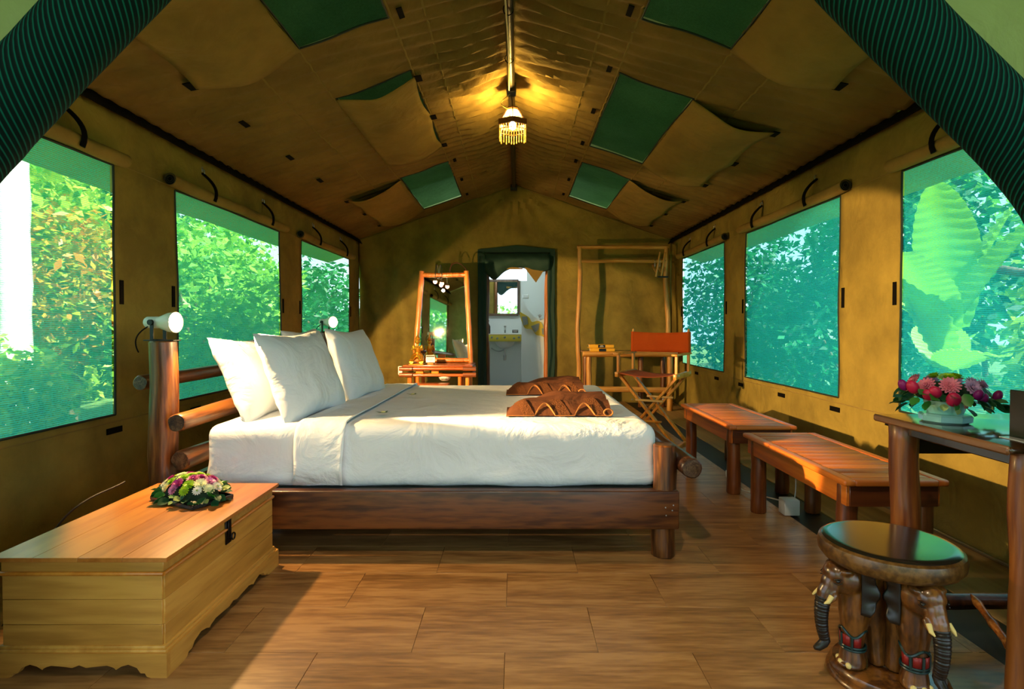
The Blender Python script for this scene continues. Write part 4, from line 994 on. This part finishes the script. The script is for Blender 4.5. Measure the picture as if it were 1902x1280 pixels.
# ================================================================== CLOTHES RACK + DESK
rk = thing('clothes_rack', 'tall peeled pole rack rising behind the writing desk', 'rack', (1.4, 7.3, 0))
for x, sd in ((.835, 1), (1.955, 2)):
    bm = B(); log(bm, (x - (.02 if sd == 1 else -.02), 7.33, 0), (x, 7.33, 2.06), .034, .028, n=26, seed=sd, wob=.2, bend=.02); obj('post', bm, [M_pole, M_polex], rk)
bm = B(); log(bm, (.80, 7.33, 2.055), (1.98, 7.33, 2.055), .024, .024, n=20, seed=4, wob=.2, bend=.018); obj('top_rail', bm, [M_polex, M_pole], rk)
bm = B(); log(bm, (.84, 7.33, 1.875), (1.95, 7.33, 1.875), .022, .022, n=20, seed=5, wob=.2, bend=.018); obj('hanging_rail', bm, [M_polex, M_pole], rk)
for x, lb in ((1.80, 'wooden hanger on the rack rail, left one'), (1.865, 'wooden hanger on the rack rail, right one')):
    t = thing('clothes_hanger', lb, 'hanger', (x, 7.3, 1.9), group='hangers on the rack')
    bm = B(); tube(bm, bez((x, 7.22, 1.72), (x - .04, 7.27, 1.80), (x - .02, 7.33, 1.83), (x + .03, 7.46, 1.84), 10), [.010] * 11, 8, squash=2); tube(bm, [(x - .02, 7.16, 1.66), (x + .03, 7.16, 1.97)], .012, 8); obj('arm', bm, M_pole, t)
    bm = B(); tube(bm, [(x, 7.33 + math.cos(a / 8 * PI) * .028, 1.875 + math.sin(a / 8 * PI) * .030) for a in range(-2, 10)], .0035, 6); tube(bm, [(x, 7.30, 1.85), (x, 7.30, 1.80)], .0035, 6); obj('hook', bm, M_metal, t)
    bm = B(); box(bm, (x + .03, 7.15, 1.655), (.07, .05, .018), .003); obj('clip', bm, M_blackmetal, t)
dk = thing('writing_desk', 'rough pole desk with two yellow folders on it', 'desk', (1.4, 7.0, 0))
bm = B(); log(bm, (.82, 6.87, .695), (1.97, 6.87, .695), .036, .036, n=20, seed=8, wob=.14); obj('front_pole', bm, [M_polex, M_pole], dk)
for i in range(4):
    bm = B(); box(bm, (1.39, 6.935 + i * .092, .715), (1.10, .088, .022), .003); obj('top_board', bm, wood('desk_board', ('6a4018', '8a5a26', 'a07032'), 'x', 6), dk)
for x, y, sd in ((.90, 6.90, 1), (1.89, 6.90, 2), (.90, 7.22, 3), (1.89, 7.22, 4), (1.60, 7.2, 5)):
    bm = B(); log(bm, (x, y, 0), (x, y, .70), .034, .034, n=9, seed=sd + 20, wob=.14); obj('leg', bm, [M_pole if sd < 3 else M_log, M_polex], dk)
bm = B(); log(bm, (.88, 6.90, .27), (1.92, 6.90, .25), .034, .034, n=16, seed=31, wob=.14); obj('foot_rail', bm, [M_polex, M_pole], dk)
M_yel = plain('yellow_card', 'e0a41c', .5); M_band = plain('black_band', '14120e', .4)
for i, (x, z, lb) in enumerate(((1.055, .745, 'yellow ring folder at the bottom of the pair on the desk'), (1.045, .790, 'yellow ring folder on top of the pair on the desk'))):
    t = thing('folder', lb, 'folder', (x, 6.95, z - .02), group='yellow folders')
    bm = B(); box(bm, (x, 6.835 + .004 * i, z), (.30, .016, .038), .003); 
    for zz in (-.019, .019): box(bm, (x, 6.935, z + zz), (.30, .20, .004), .001)
    obj('cover', bm, M_yel, t)
    bm = B(); box(bm, (x + .01, 6.94, z), (.285, .18, .030), .001); obj('pages', bm, M_white, t)
    bm = B(); box(bm, (x - .0, 6.826 + .004 * i, z), (.085, .004, .034), .0005); obj('spine_label', bm, M_band, t)
    if i: bm = B(); [box(bm, (x - .0, 6.8228 + .004, z + dz), (w_, .002, .004), 0) for dz, w_ in ((.006, .035), (-.004, .05))]; obj('lettering', bm, M_plast, t)

# ================================================================== DRESSER
dr = thing('dresser', 'low bamboo and wood dressing table left of the doorway', 'dresser', (-.9, 6.7, 0))
bm = B(); box(bm, (-.89, 6.72, .575), (.80, .48, .022), .006, seg=2); obj('top', bm, M_dress, dr)
bm = B(); tube(bm, [(-1.28, 6.50, .545), (-.50, 6.50, .545)], .020, 14); obj('front_rail', bm, M_dress, dr)
bm = B(); tube(bm, [(-1.26, 6.50, .47), (-.52, 6.50, .47)], .018, 14); obj('front_rail', bm, M_dress, dr)
bm = B(); box(bm, (-.89, 6.72, .465), (.74, .44, .016), .003); obj('shelf', bm, M_dress, dr)
for x in (-1.27, -.51):
    bm = B(); tube(bm, [(x, 6.46, .545), (x, 6.96, .545)], .021, 14); tube(bm, [(x, 6.46, .47), (x, 6.96, .47)], .020, 14); obj('side_rail', bm, M_dress, dr)
    for z in (.545, .475):
        bm = B(); tube(bm, [(x - .06 if x < -.9 else x - .09, 6.475, z), (x + .09 if x < -.9 else x + .06, 6.475, z)], .026, 14); obj('binding', bm, wood('binding', ('5c2c12', '7c4220', '94552c'), 'x', 12), dr)
for x in (-1.22, -1.13, -.64, -.55):
    for y in (6.52, 6.92):
        bm = B(); tube(bm, [(x, y, 0), (x, y, .47)], .026 if x in (-1.22, -.55) else .022, 14); obj('leg', bm, M_bamboo, dr)
mi = thing('dressing_mirror', 'tapered bamboo framed mirror standing on the dresser', 'mirror', (-.885, 6.90, .588), rot=(R(-2.1), 0, R(-3.3)), world=False)
quad = [(-.345, 0), (.345, 0), (.285, 1.045), (-.265, 1.045)]
bm = B()
for a, b_ in ((0, 1), (3, 2)):
    pts = [(quad[a][0] + (quad[b_][0] - quad[a][0]) * t / 12, 0, quad[a][1] + (quad[b_][1] - quad[a][1]) * t / 12 + .03) for t in range(13)]
    tube(bm, pts, [.028 * (1 + (.12 if t % 5 == 2 else 0)) for t in range(13)], 14)
obj('cross_bar', bm, M_bamboo, mi)
for a, b_ in ((0, 3), (1, 2)):
    bm = B(); pts = [(quad[a][0] + (quad[b_][0] - quad[a][0]) * t / 16, -.004, quad[a][1] + (1.12) * t / 16) for t in range(17)]
    tube(bm, pts, [.030 * (1 + (.13 if t % 4 == 2 else 0)) for t in range(17)], 14); obj('upright', bm, M_bamboo, mi)
bm = B(); prism(bm, [(-.325, .05), (.325, .05), (.268, 1.06), (-.25, 1.06)], 'y', .004, .012); obj('mirror_glass', bm, M_mirror, mi, smooth=0)
bm = B(); prism(bm, [(-.33, .03), (.33, .03), (.27, 1.07), (-.25, 1.07)], 'y', .014, .024); obj('back_panel', bm, M_dress, mi, smooth=0)
bm = B(); box(bm, (.0, .05, .0), (.3, .03, .03), .002); obj('back_foot', bm, M_dress, mi)
cl = thing('clip_lamp', 'small twin gooseneck lamp glowing pink above the dresser mirror', 'lamp', (-.93, 6.86, 1.66))
for x0, x1, z1 in ((-.935, -.955, 1.565), (-.925, -.875, 1.545)):
    bm = B(); tube(bm, bez((x0, 6.94, 1.62), (x0 - .01, 6.92, 1.82), (x1, 6.80, 1.85), (x1, 6.76, z1 + .03), 14), .005, 6); obj('neck', bm, M_metal, cl)
    bm = B(); ball(bm, (x1, 6.755, z1), (.024, .024, .026)); obj('bulb', bm, M_glow2, cl)
    bm = B(); lathe(bm, [(.010, .045), (.014, .03), (.026, .012), (.026, .008), (.008, .03)], (x1, 6.757, z1)); obj('shade', bm, M_metal, cl)
bm = B(); tube(bm, bez((-.80, 6.95, 1.67), (-.82, 6.95, 1.86), (-.66, 6.95, 1.84), (-.60, 6.95, 1.72), 14), .007, 6); obj('cord', bm, plain('brown_cord', '5a3018', .5), cl)
bm = B(); box(bm, (-.93, 6.95, 1.635), (.06, .03, .04), .004); obj('clip', bm, M_blackmetal, cl)
# gilded kneeling figure
fg = thing('statuette', 'small gilded kneeling figure with a pointed crown on the dresser', 'statuette', (-1.14, 6.60, .587), world=False)
bm = B()
tube(bm, [(0, 0, .10), (0, 0, .14), (0, 0, .18), (0, 0, .215)], [.046, .034, .044, .046], 16)      # trunk
tube(bm, [(0, 0, .21), (0, 0, .245)], [.018, .016], 10)
ball(bm, (0, -.003, .268), (.026, .028, .034), 16, 12)
ball(bm, (0, -.034, .262), (.005, .007, .008), 8, 6)
for s in (-1, 1):
    tube(bm, [(s * .018, .0, .105), (s * .045, -.05, .085), (s * .058, -.10, .045)], [.040, .036, .026], 14)  # thigh
    tube(bm, [(s * .058, -.10, .035), (s * .050, -.03, .022), (s * .035, .06, .018)], [.026, .024, .014], 12)   # shin folded under
    ball(bm, (s * .035, .075, .016), (.012, .028, .010), 10, 6)
    ball(bm, (s * .047, 0, .213), (.018, .018, .016), 10, 8)
    tube(bm, [(s * .048, 0, .212), (s * .062, -.020, .170)], [.015, .012], 10)
    tube(bm, [(s * .062, -.020, .170), (s * .012, -.058, .195)], [.012, .008], 10)
    ball(bm, (s * .028, .0, .268), (.006, .008, .014), 8, 6)
    for k in range(4): tube(bm, [(s * (.004 + .001 * k), -.058 - .004 * k, .195), (s * .003, -.058 - .005 * k, .222 + .003 * (k % 2))], [.0032, .002], 6)
    tube(bm, [(s * .008, -.052, .198), (s * .006, -.048, .213)], [.0032, .0022], 6)
bd = obj('figure_body', bm, M_gold, fg, smooth=180); md = bd.modifiers.new('merge', 'REMESH'); md.mode = 'VOXEL'; md.voxel_size = .0028; md.use_smooth_shade = True
bm = B(); lathe(bm, [(.030, .290), (.033, .298), (.026, .304), (.027, .312), (.019, .318), (.020, .325), (.013, .332), (.010, .350), (.004, .375), (0, .39)], seg=20); obj('crown', bm, M_gold, fg)
bm = B(); box(bm, (0, -.01, .006), (.17, .22, .012), .003); obj('plinth', bm, M_gold, fg)
sg = thing('tent_card', 'small white printed card beside the gilded figure', 'card', (-.985, 6.56, .587))
bm = B(); box(bm, (-.985, 6.56, .655), (.105, .006, .085), .001, rot=(R(-8), 0, 0)); obj('card', bm, M_white, sg)
bm = B(); box(bm, (-.985, 6.5535, .684), (.095, .003, .018), 0, rot=(R(-8), 0, 0)); obj('header_band', bm, plain('grey_print', '4a4038', .6), sg)
bm = B()
for i in range(5): box(bm, (-1.02 + i * .014, 6.554, .655 - .002 * (i % 2)), (.009, .003, .006), 0)
for i in range(4): box(bm, (-1.01 + i * .014, 6.555, .640), (.009, .003, .004), 0)
obj('lettering', bm, plain('red_print', '6a3020', .6), sg)
bm = B(); box(bm, (-.985, 6.575, .597), (.07, .05, .02), .003); obj('stand', bm, M_bamboo, sg)
for x, lb in ((-1.11, 'wooden saucer with a small amber box on the dresser shelf, left one'), (-.93, 'wooden saucer with a small amber box on the dresser shelf, right one')):
    t = thing('saucer', lb, 'saucer', (x, 6.56, .474), group='saucers on the dresser shelf')
    bm = B(); lathe(bm, [(0, .0), (.05, .0), (.085, .012), (.082, .015), (.05, .005), (0, .005)], (x, 6.57, .475), 28); obj('dish', bm, M_bamboo, t)
    bm = B(); box(bm, (x, 6.57, .503), (.085, .055, .042), .004); obj('amber_box', bm, plain('amber', 'e08a1e', .3), t)
sk = thing('wall_socket', 'white plastic socket on the left end of the dresser', 'socket', (-1.315, 6.5, .5))
bm = B(); box(bm, (-1.318, 6.49, .525), (.05, .05, .10), .008, seg=2); obj('case', bm, M_plast, sk); 
hd = thing('white_bowl', 'white round plastic bowl fixed beneath the dresser shelf', 'bowl', (-.82, 6.53, .40))
bm = B(); lathe(bm, [(0, .40), (.035, .40), (.055, .415), (.07, .44), (.07, .457), (0, .457)], (-.82, 6.56, 0), 28); obj('dish', bm, M_plast, hd)
bm = B()
for k in range(-2, 3): box(bm, (-.82 + k * .014, 6.498, .425), (.006, .01, .012), .001)
obj('vent', bm, M_blackmetal, hd)
so = thing('low_stool', 'low wooden stool in front of the dresser, behind the bed', 'stool', (-.96, 6.2, 0))
bm = B(); box(bm, (-.95, 6.2, .385), (.43, .28, .03), .008, seg=2); obj('seat', bm, M_dress, so)
for x in (-1.12, -.78):
    for y in (6.09, 6.31): bm = B(); tube(bm, [(x, y, 0), (x, y, .37)], .022, 12); obj('leg', bm, M_bamboo, so)

# ================================================================== BATHROOM BEYOND THE DOORWAY
bm = B(); box(bm, (.1, 8.75, -.02), (1.9, 2.0, .04), 0); bf = struct('floor_2', bm, plain('bath_floor', 'a8aeb0', .5), 'bathroom floor')
bf.name = 'floor_bathroom'
bm = B(); box(bm, (-.25, 9.66, .90), (.90, .12, 1.80), 0); box(bm, (.645, 9.66, 1.25), (.89, .12, 2.5), 0); struct('wall_bathroom_back', bm, M_plaster, smooth=0)
bm = B(); box(bm, (-.75, 8.75, 1.1), (.10, 1.9, 2.2), 0); struct('wall_bathroom_left', bm, M_plaster, smooth=0)
bm = B(); box(bm, (1.14, 8.75, 1.25), (.10, 1.9, 2.5), 0); struct('wall_bathroom_right', bm, M_plaster, smooth=0)
# shower wall with the swooping top
def topz(x):
    t = (x - .10) / .52
    return 1.04 + (1.42 - 1.12) * 0 + (.46 * math.exp(-t * 5.0) if t > 0 else .46) + .10
poly = [(.10, 0), (.70, 0)] + [(.70 - .60 * i / 20, 1.26 - .08 + .30 * max(0, (1 - (.70 - .60 * i / 20 - .10) / .30)) ** 2.0 * 1.0 - .04 * math.sin(PI * i / 20)) for i in range(21)]
bm = B(); prism(bm, poly, 'y', 8.90, 9.08); box(bm, (.165, 8.99, 1.50), (.10, .16, .06), .008); struct('wall_shower', bm, M_plaster, smooth=30)
ms = thing('wall_mosaic', 'wavy yellow plaster motif with grey stone insets on the shower wall', 'mosaic', (.35, 8.885, 1.0))
def blob(pts, y0, y1, bm):
    n_ = len(pts); out = []
    for i in range(n_):
        p0, p1, p2, p3 = (Vector(pts[(i + k - 1) % n_]) for k in range(4))
        for t in (0, .25, .5, .75):
            q = .5 * ((2 * p1) + (p2 - p0) * t + (2 * p0 - 5 * p1 + 4 * p2 - p3) * t * t + (3 * p1 - p0 - 3 * p2 + p3) * t ** 3); out.append((q.x, q.y))
    return prism(bm, out, 'y', y0, y1)
def bp2(px, py, Y=8.89): return ((px - 957) * Y / 1050, 1.04 - (py - 605) * Y / 1050)
bm = B(); blob([bp2(*p) for p in ((965, 581), (972, 583), (983, 590), (988, 598), (998, 596), (1006, 600), (1010, 612), (1012, 626), (1006, 624), (996, 622), (988, 612), (976, 610), (970, 600))], 8.876, 8.899, bm); obj('plaster_motif', bm, plain('ochre_plaster', 'c9b23c', .7), ms, smooth=25)
for pl_ in (((969, 588), (979, 588), (981, 602), (972, 605)), ((986, 606), (1002, 600), (1000, 612), (994, 618)), ((1006, 610), (1011, 610), (1011, 622), (1007, 621))):
    bm = B(); prism(bm, [bp2(*p) for p in pl_], 'y', 8.866, 8.88); obj('stone', bm, plain('grey_stone', '7d8680', .6, var=.2), ms, smooth=0)
hk = thing('robe_hook', 'small metal hook on the white shower wall', 'hook', (.40, 8.88, 1.19))
bm = B(); tube(bm, [(.36, 8.86, 1.20), (.38, 8.87, 1.17), (.41, 8.86, 1.20)], .008, 8); tube(bm, [(.385, 8.88, 1.22), (.385, 8.87, 1.15), (.39, 8.84, 1.13)], .008, 8); box(bm, (.385, 8.892, 1.19), (.03, .01, .06), .003); obj('hook', bm, M_metal, hk)
ws = thing('wash_basin', 'yellow edged wall basin with chrome waste pipe in the bathroom', 'basin', (-.2, 9.4, .85))
bm = B(); box(bm, (-.17, 9.38, .84), (.62, .42, .115), .01, seg=2); obj('counter', bm, plain('ochre_basin', 'c7b53f', .4), ws)
bm = B(); box(bm, (-.17, 9.38, .90), (.63, .43, .012), .004); obj('counter_top', bm, M_white, ws)
bm = B(); ball(bm, (-.17, 9.34, .79), (.16, .14, .13), 20, 12); obj('bowl', bm, M_plast, ws)
bm = B(); tube(bm, [(-.17, 9.28, .67), (-.17, 9.28, .56), (-.17, 9.28, .55), (-.17, 9.28, .47)], [.016, .016, .028, .022], 14); tube(bm, bez((-.17, 9.3, .66), (-.25, 9.3, .60), (-.30, 9.4, .60), (-.40, 9.5, .66), 10), .010, 8); obj('waste_pipe', bm, M_metal, ws)
for x in (-.38, -.29, -.17, -.02, .06):
    bm = B(); box(bm, (x, 9.168, .84 + .01 * math.sin(x * 30)), (.035, .008, .03), .004, rot=(0, x * 3, 0)); obj('pebble_inset', bm, plain('grey_stone', '7d8680', .6), ws)
bm = B(); tube(bm, [(-.17, 9.45, .90), (-.17, 9.45, 1.02)], .016, 10); tube(bm, bez((-.17, 9.45, .98), (-.17, 9.40, 1.01), (-.17, 9.34, 1.0), (-.17, 9.32, .96), 8), .011, 8); ball(bm, (-.17, 9.45, 1.03), (.025, .025, .012), 10, 6); obj('tap', bm, M_metal, ws)
bmi = thing('bathroom_mirror', 'square wood framed mirror above the bathroom basin', 'mirror', (-.2, 9.59, 1.5))
x0, x1, z0, z1 = -.50, .055, 1.225, 1.80
for a, b_ in (((x0, z0), (x1, z0)), ((x0, z1), (x1, z1)), ((x0, z0), (x0, z1)), ((x1, z0), (x1, z1))):
    bm = B(); beam(bm, (a[0], 9.57, a[1]), (b_[0], 9.57, b_[1]), .04, .05, .003, up=(0, 1, 0)); obj('frame_board', bm, wood('mirror_frame', ('3c2a1e', '5a4434', '705844'), 'z', 8), bmi)
bm = B(); box(bm, ((x0 + x1) / 2, 9.585, (z0 + z1) / 2), (x1 - x0 - .03, .01, z1 - z0 - .03), 0); obj('mirror_glass', bm, M_mirror, bmi, smooth=0)
sd_ = thing('soap_sign', 'small dark lettered sign standing on the bathroom basin', 'sign', (.0, 9.4, .91))
bm = B(); box(bm, (-.0, 9.42, .945), (.10, .01, .05), .001); obj('board', bm, plain('dark_sign', '3c3a34', .5), sd_)
bm = B(); box(bm, (0, 9.414, .955), (.08, .003, .006), 0); box(bm, (0, 9.414, .94), (.06, .003, .005), 0); obj('lettering', bm, M_plast, sd_)
bt = thing('bottle', 'dark brown bottle at the left end of the bathroom basin', 'bottle', (-.46, 9.35, .91))
bm = B(); lathe(bm, [(0, 0), (.04, 0), (.045, .02), (.045, .12), (.02, .17), (.018, .20), (0, .20)], (-.455, 9.35, .907), 20); obj('glass', bm, plain('brown_glass', '2c1a12', .15), bt)
bm = B(); lathe(bm, [(0, .20), (.022, .20), (.022, .225), (0, .225)], (-.455, 9.35, .907), 16); obj('cap', bm, M_blackmetal, bt)

# ================================================================== GARDEN OUTSIDE
bm = B(); sheet(bm, lines(-30, 30, 3), lines(-25, 35, 3), lambda x, y: Vector((x, y, -.12 + .05 * nz(x * .3, y * .3))))
gr = obj('ground', bm, plain('garden_ground', '4f6a2c', .9, var=.4, bscale=3)); gr['kind'] = 'structure'; gr['label'] = 'grassy garden ground around the tent'
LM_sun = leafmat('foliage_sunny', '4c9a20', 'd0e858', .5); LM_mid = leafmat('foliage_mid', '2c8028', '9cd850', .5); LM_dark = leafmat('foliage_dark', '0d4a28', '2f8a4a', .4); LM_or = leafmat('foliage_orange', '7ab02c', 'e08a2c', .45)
M_bark = wood('bark', ('4a3a28', '6a563c', '84705a'), 'z', 5, rough=.9, coat=0)
M_palm = plain('palm_bark', 'e6e4dc', .8, bump=.6, bscale=20, var=.12)
def foliage(bm, c, s, n_, L, rg):
    for _ in range(n_):
        while True:
            p = Vector((rg.uniform(-1, 1), rg.uniform(-1, 1), rg.uniform(-1, 1)))
            if .35 < p.length < 1: break
        q = Vector((p.x * s[0], p.y * s[1], p.z * s[2])) * (1 + .3 * noise.noise(p * 2.2)) + Vector(c)
        d = (Vector((rg.uniform(-1, 1), rg.uniform(-1, 1), rg.uniform(-.9, .3)))).normalized(); nn = d.cross(Vector((rg.uniform(-1, 1), rg.uniform(-1, 1), rg.uniform(-1, 1)))).normalized()
        l_ = L * rg.uniform(.6, 1.3); w_ = l_ * .24
        v = [bm.verts.new(x) for x in (q, q + d * l_ * .5 + nn * w_, q + d * l_, q + d * l_ * .5 - nn * w_)]; bm.faces.new(v)
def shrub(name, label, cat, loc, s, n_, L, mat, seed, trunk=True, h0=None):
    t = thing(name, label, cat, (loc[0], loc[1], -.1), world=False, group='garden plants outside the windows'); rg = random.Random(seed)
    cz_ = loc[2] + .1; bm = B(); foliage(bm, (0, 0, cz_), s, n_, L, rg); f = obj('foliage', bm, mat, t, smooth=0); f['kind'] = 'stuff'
    bm = B()
    for k in range(3):
        a = rg.random() * 6; tube(bm, [(0, 0, 0), (.1 * math.cos(a), .1 * math.sin(a), cz_ * .5), (s[0] * .5 * math.cos(a), s[1] * .5 * math.sin(a), cz_ + s[2] * .4)], [.05, .04, .015], 8)
    obj('stem', bm, M_bark, t)
sp = [
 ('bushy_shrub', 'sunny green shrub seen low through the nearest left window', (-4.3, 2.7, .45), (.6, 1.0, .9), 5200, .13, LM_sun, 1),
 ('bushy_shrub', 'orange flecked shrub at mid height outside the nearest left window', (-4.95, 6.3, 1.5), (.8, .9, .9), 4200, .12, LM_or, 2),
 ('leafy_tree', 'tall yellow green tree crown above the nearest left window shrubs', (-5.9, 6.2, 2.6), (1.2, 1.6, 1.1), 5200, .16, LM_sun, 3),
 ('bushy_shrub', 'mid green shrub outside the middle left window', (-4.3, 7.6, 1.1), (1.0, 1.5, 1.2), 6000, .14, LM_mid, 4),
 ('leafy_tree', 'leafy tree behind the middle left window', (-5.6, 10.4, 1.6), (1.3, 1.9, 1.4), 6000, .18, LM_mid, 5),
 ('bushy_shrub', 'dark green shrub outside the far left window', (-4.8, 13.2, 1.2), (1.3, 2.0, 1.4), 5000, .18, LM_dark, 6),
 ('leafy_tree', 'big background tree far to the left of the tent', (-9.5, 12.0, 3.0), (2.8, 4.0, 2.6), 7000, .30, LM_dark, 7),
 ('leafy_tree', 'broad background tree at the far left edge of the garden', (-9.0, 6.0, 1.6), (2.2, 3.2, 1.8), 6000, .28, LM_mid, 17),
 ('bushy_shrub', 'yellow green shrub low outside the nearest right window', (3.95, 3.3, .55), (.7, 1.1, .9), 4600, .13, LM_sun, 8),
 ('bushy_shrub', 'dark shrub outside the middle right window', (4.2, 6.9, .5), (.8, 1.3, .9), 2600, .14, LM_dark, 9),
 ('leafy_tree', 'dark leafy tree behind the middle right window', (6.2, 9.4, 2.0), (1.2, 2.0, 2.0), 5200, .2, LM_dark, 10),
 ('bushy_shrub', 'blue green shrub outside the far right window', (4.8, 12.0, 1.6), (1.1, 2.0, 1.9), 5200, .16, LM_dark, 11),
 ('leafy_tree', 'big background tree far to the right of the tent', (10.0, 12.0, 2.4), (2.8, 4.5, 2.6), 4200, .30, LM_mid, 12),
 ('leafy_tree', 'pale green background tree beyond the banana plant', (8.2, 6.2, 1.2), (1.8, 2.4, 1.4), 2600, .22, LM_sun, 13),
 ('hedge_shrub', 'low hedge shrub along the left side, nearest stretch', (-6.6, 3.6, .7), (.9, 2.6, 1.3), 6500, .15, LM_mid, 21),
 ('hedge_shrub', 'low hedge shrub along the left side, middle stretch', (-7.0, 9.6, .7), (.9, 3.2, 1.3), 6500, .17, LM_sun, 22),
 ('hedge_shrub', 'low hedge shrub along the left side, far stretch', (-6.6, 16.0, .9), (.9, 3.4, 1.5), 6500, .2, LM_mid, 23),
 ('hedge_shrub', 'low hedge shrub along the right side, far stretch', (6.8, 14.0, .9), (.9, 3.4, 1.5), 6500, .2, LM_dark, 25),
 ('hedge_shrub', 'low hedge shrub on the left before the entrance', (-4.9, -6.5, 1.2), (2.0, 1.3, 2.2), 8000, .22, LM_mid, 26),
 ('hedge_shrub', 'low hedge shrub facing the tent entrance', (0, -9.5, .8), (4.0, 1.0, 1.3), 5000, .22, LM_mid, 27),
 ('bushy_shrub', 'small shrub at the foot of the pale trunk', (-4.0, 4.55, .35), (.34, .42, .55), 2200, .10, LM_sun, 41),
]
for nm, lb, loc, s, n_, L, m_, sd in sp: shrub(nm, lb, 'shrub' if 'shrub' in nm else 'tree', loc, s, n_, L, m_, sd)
pt = thing('palm_trunk', 'thick pale tree trunk outside the nearest left window', 'tree', (-4.5, 5.1, -.1), world=False)
bm = B(); tube(bm, [(0, 0, z) for z in lines(0, 5, .25)], [.115 + .008 * math.sin(z * 9) for z in lines(0, 5, .25)], 18, wob=.1); obj('trunk', bm, M_palm, pt)
bt_ = thing('leaning_trunk', 'thin leaning stem outside the middle right window', 'tree', (4.4, 6.9, -.1), world=False)
bm = B(); tube(bm, [(0, .5, 0), (0, .2, 1.2), (.0, -.3, 2.6), (.1, -.9, 3.4)], [.06, .05, .05, .04], 10); tube(bm, [(0, .1, 1.5), (.2, -1.2, 1.75), (.3, -2.2, 1.5)], [.045, .05, .03], 10); obj('trunk', bm, M_bark, bt_)
bn = thing('banana_plant', 'banana plant with broad bright leaves outside the nearest right window', 'plant', (3.75, 4.9, -.08), world=False)
LM_ban = leafmat('banana_leaf', '6fae1c', 'a8d838', .35)
bm = B(); tube(bm, [(0, 0, 0), (.02, 0, .6), (.0, .02, 1.3)], [.09, .075, .05], 12); obj('stalk', bm, plain('banana_stalk', '6a8c3c', .6), bn)
for k, (az, el, L, w_) in enumerate(((-150, 80, 1.6, .26), (-60, 62, 1.3, .22), (-150, 48, 1.2, .2), (-30, 72, 1.4, .22), (120, 40, 1.2, .22), (60, 30, 1.2, .22), (-110, 20, 1.1, .22), (180, 65, 1.3, .24))):
    a_, e_ = R(az), R(el); d0 = Vector((math.cos(a_) * math.cos(e_), math.sin(a_) * math.cos(e_), math.sin(e_))); sd = d0.cross(Vector((0, 0, 1))).normalized()
    bm = B()
    def PB(v, t):
        c_ = Vector((0, 0, 1.0 if k < 5 else .7)) + d0 * L * t + Vector((0, 0, -.16 * L * t * t))
        ww = w_ * math.sin(PI * min(1, t * .92 + .06)) ** .6 if t > .06 else .02
        return c_ + sd * v * ww + Vector((0, 0, 0)) + sd.cross(d0) * (.35 * abs(v) * ww + .012 * math.sin(t * 90 + abs(v) * 3) * abs(v))
    sheet(bm, [-1, -.6, -.25, 0, .25, .6, 1], [i / 60 for i in range(61)], PB); obj('leaf', bm, LM_ban, bn, smooth=60)
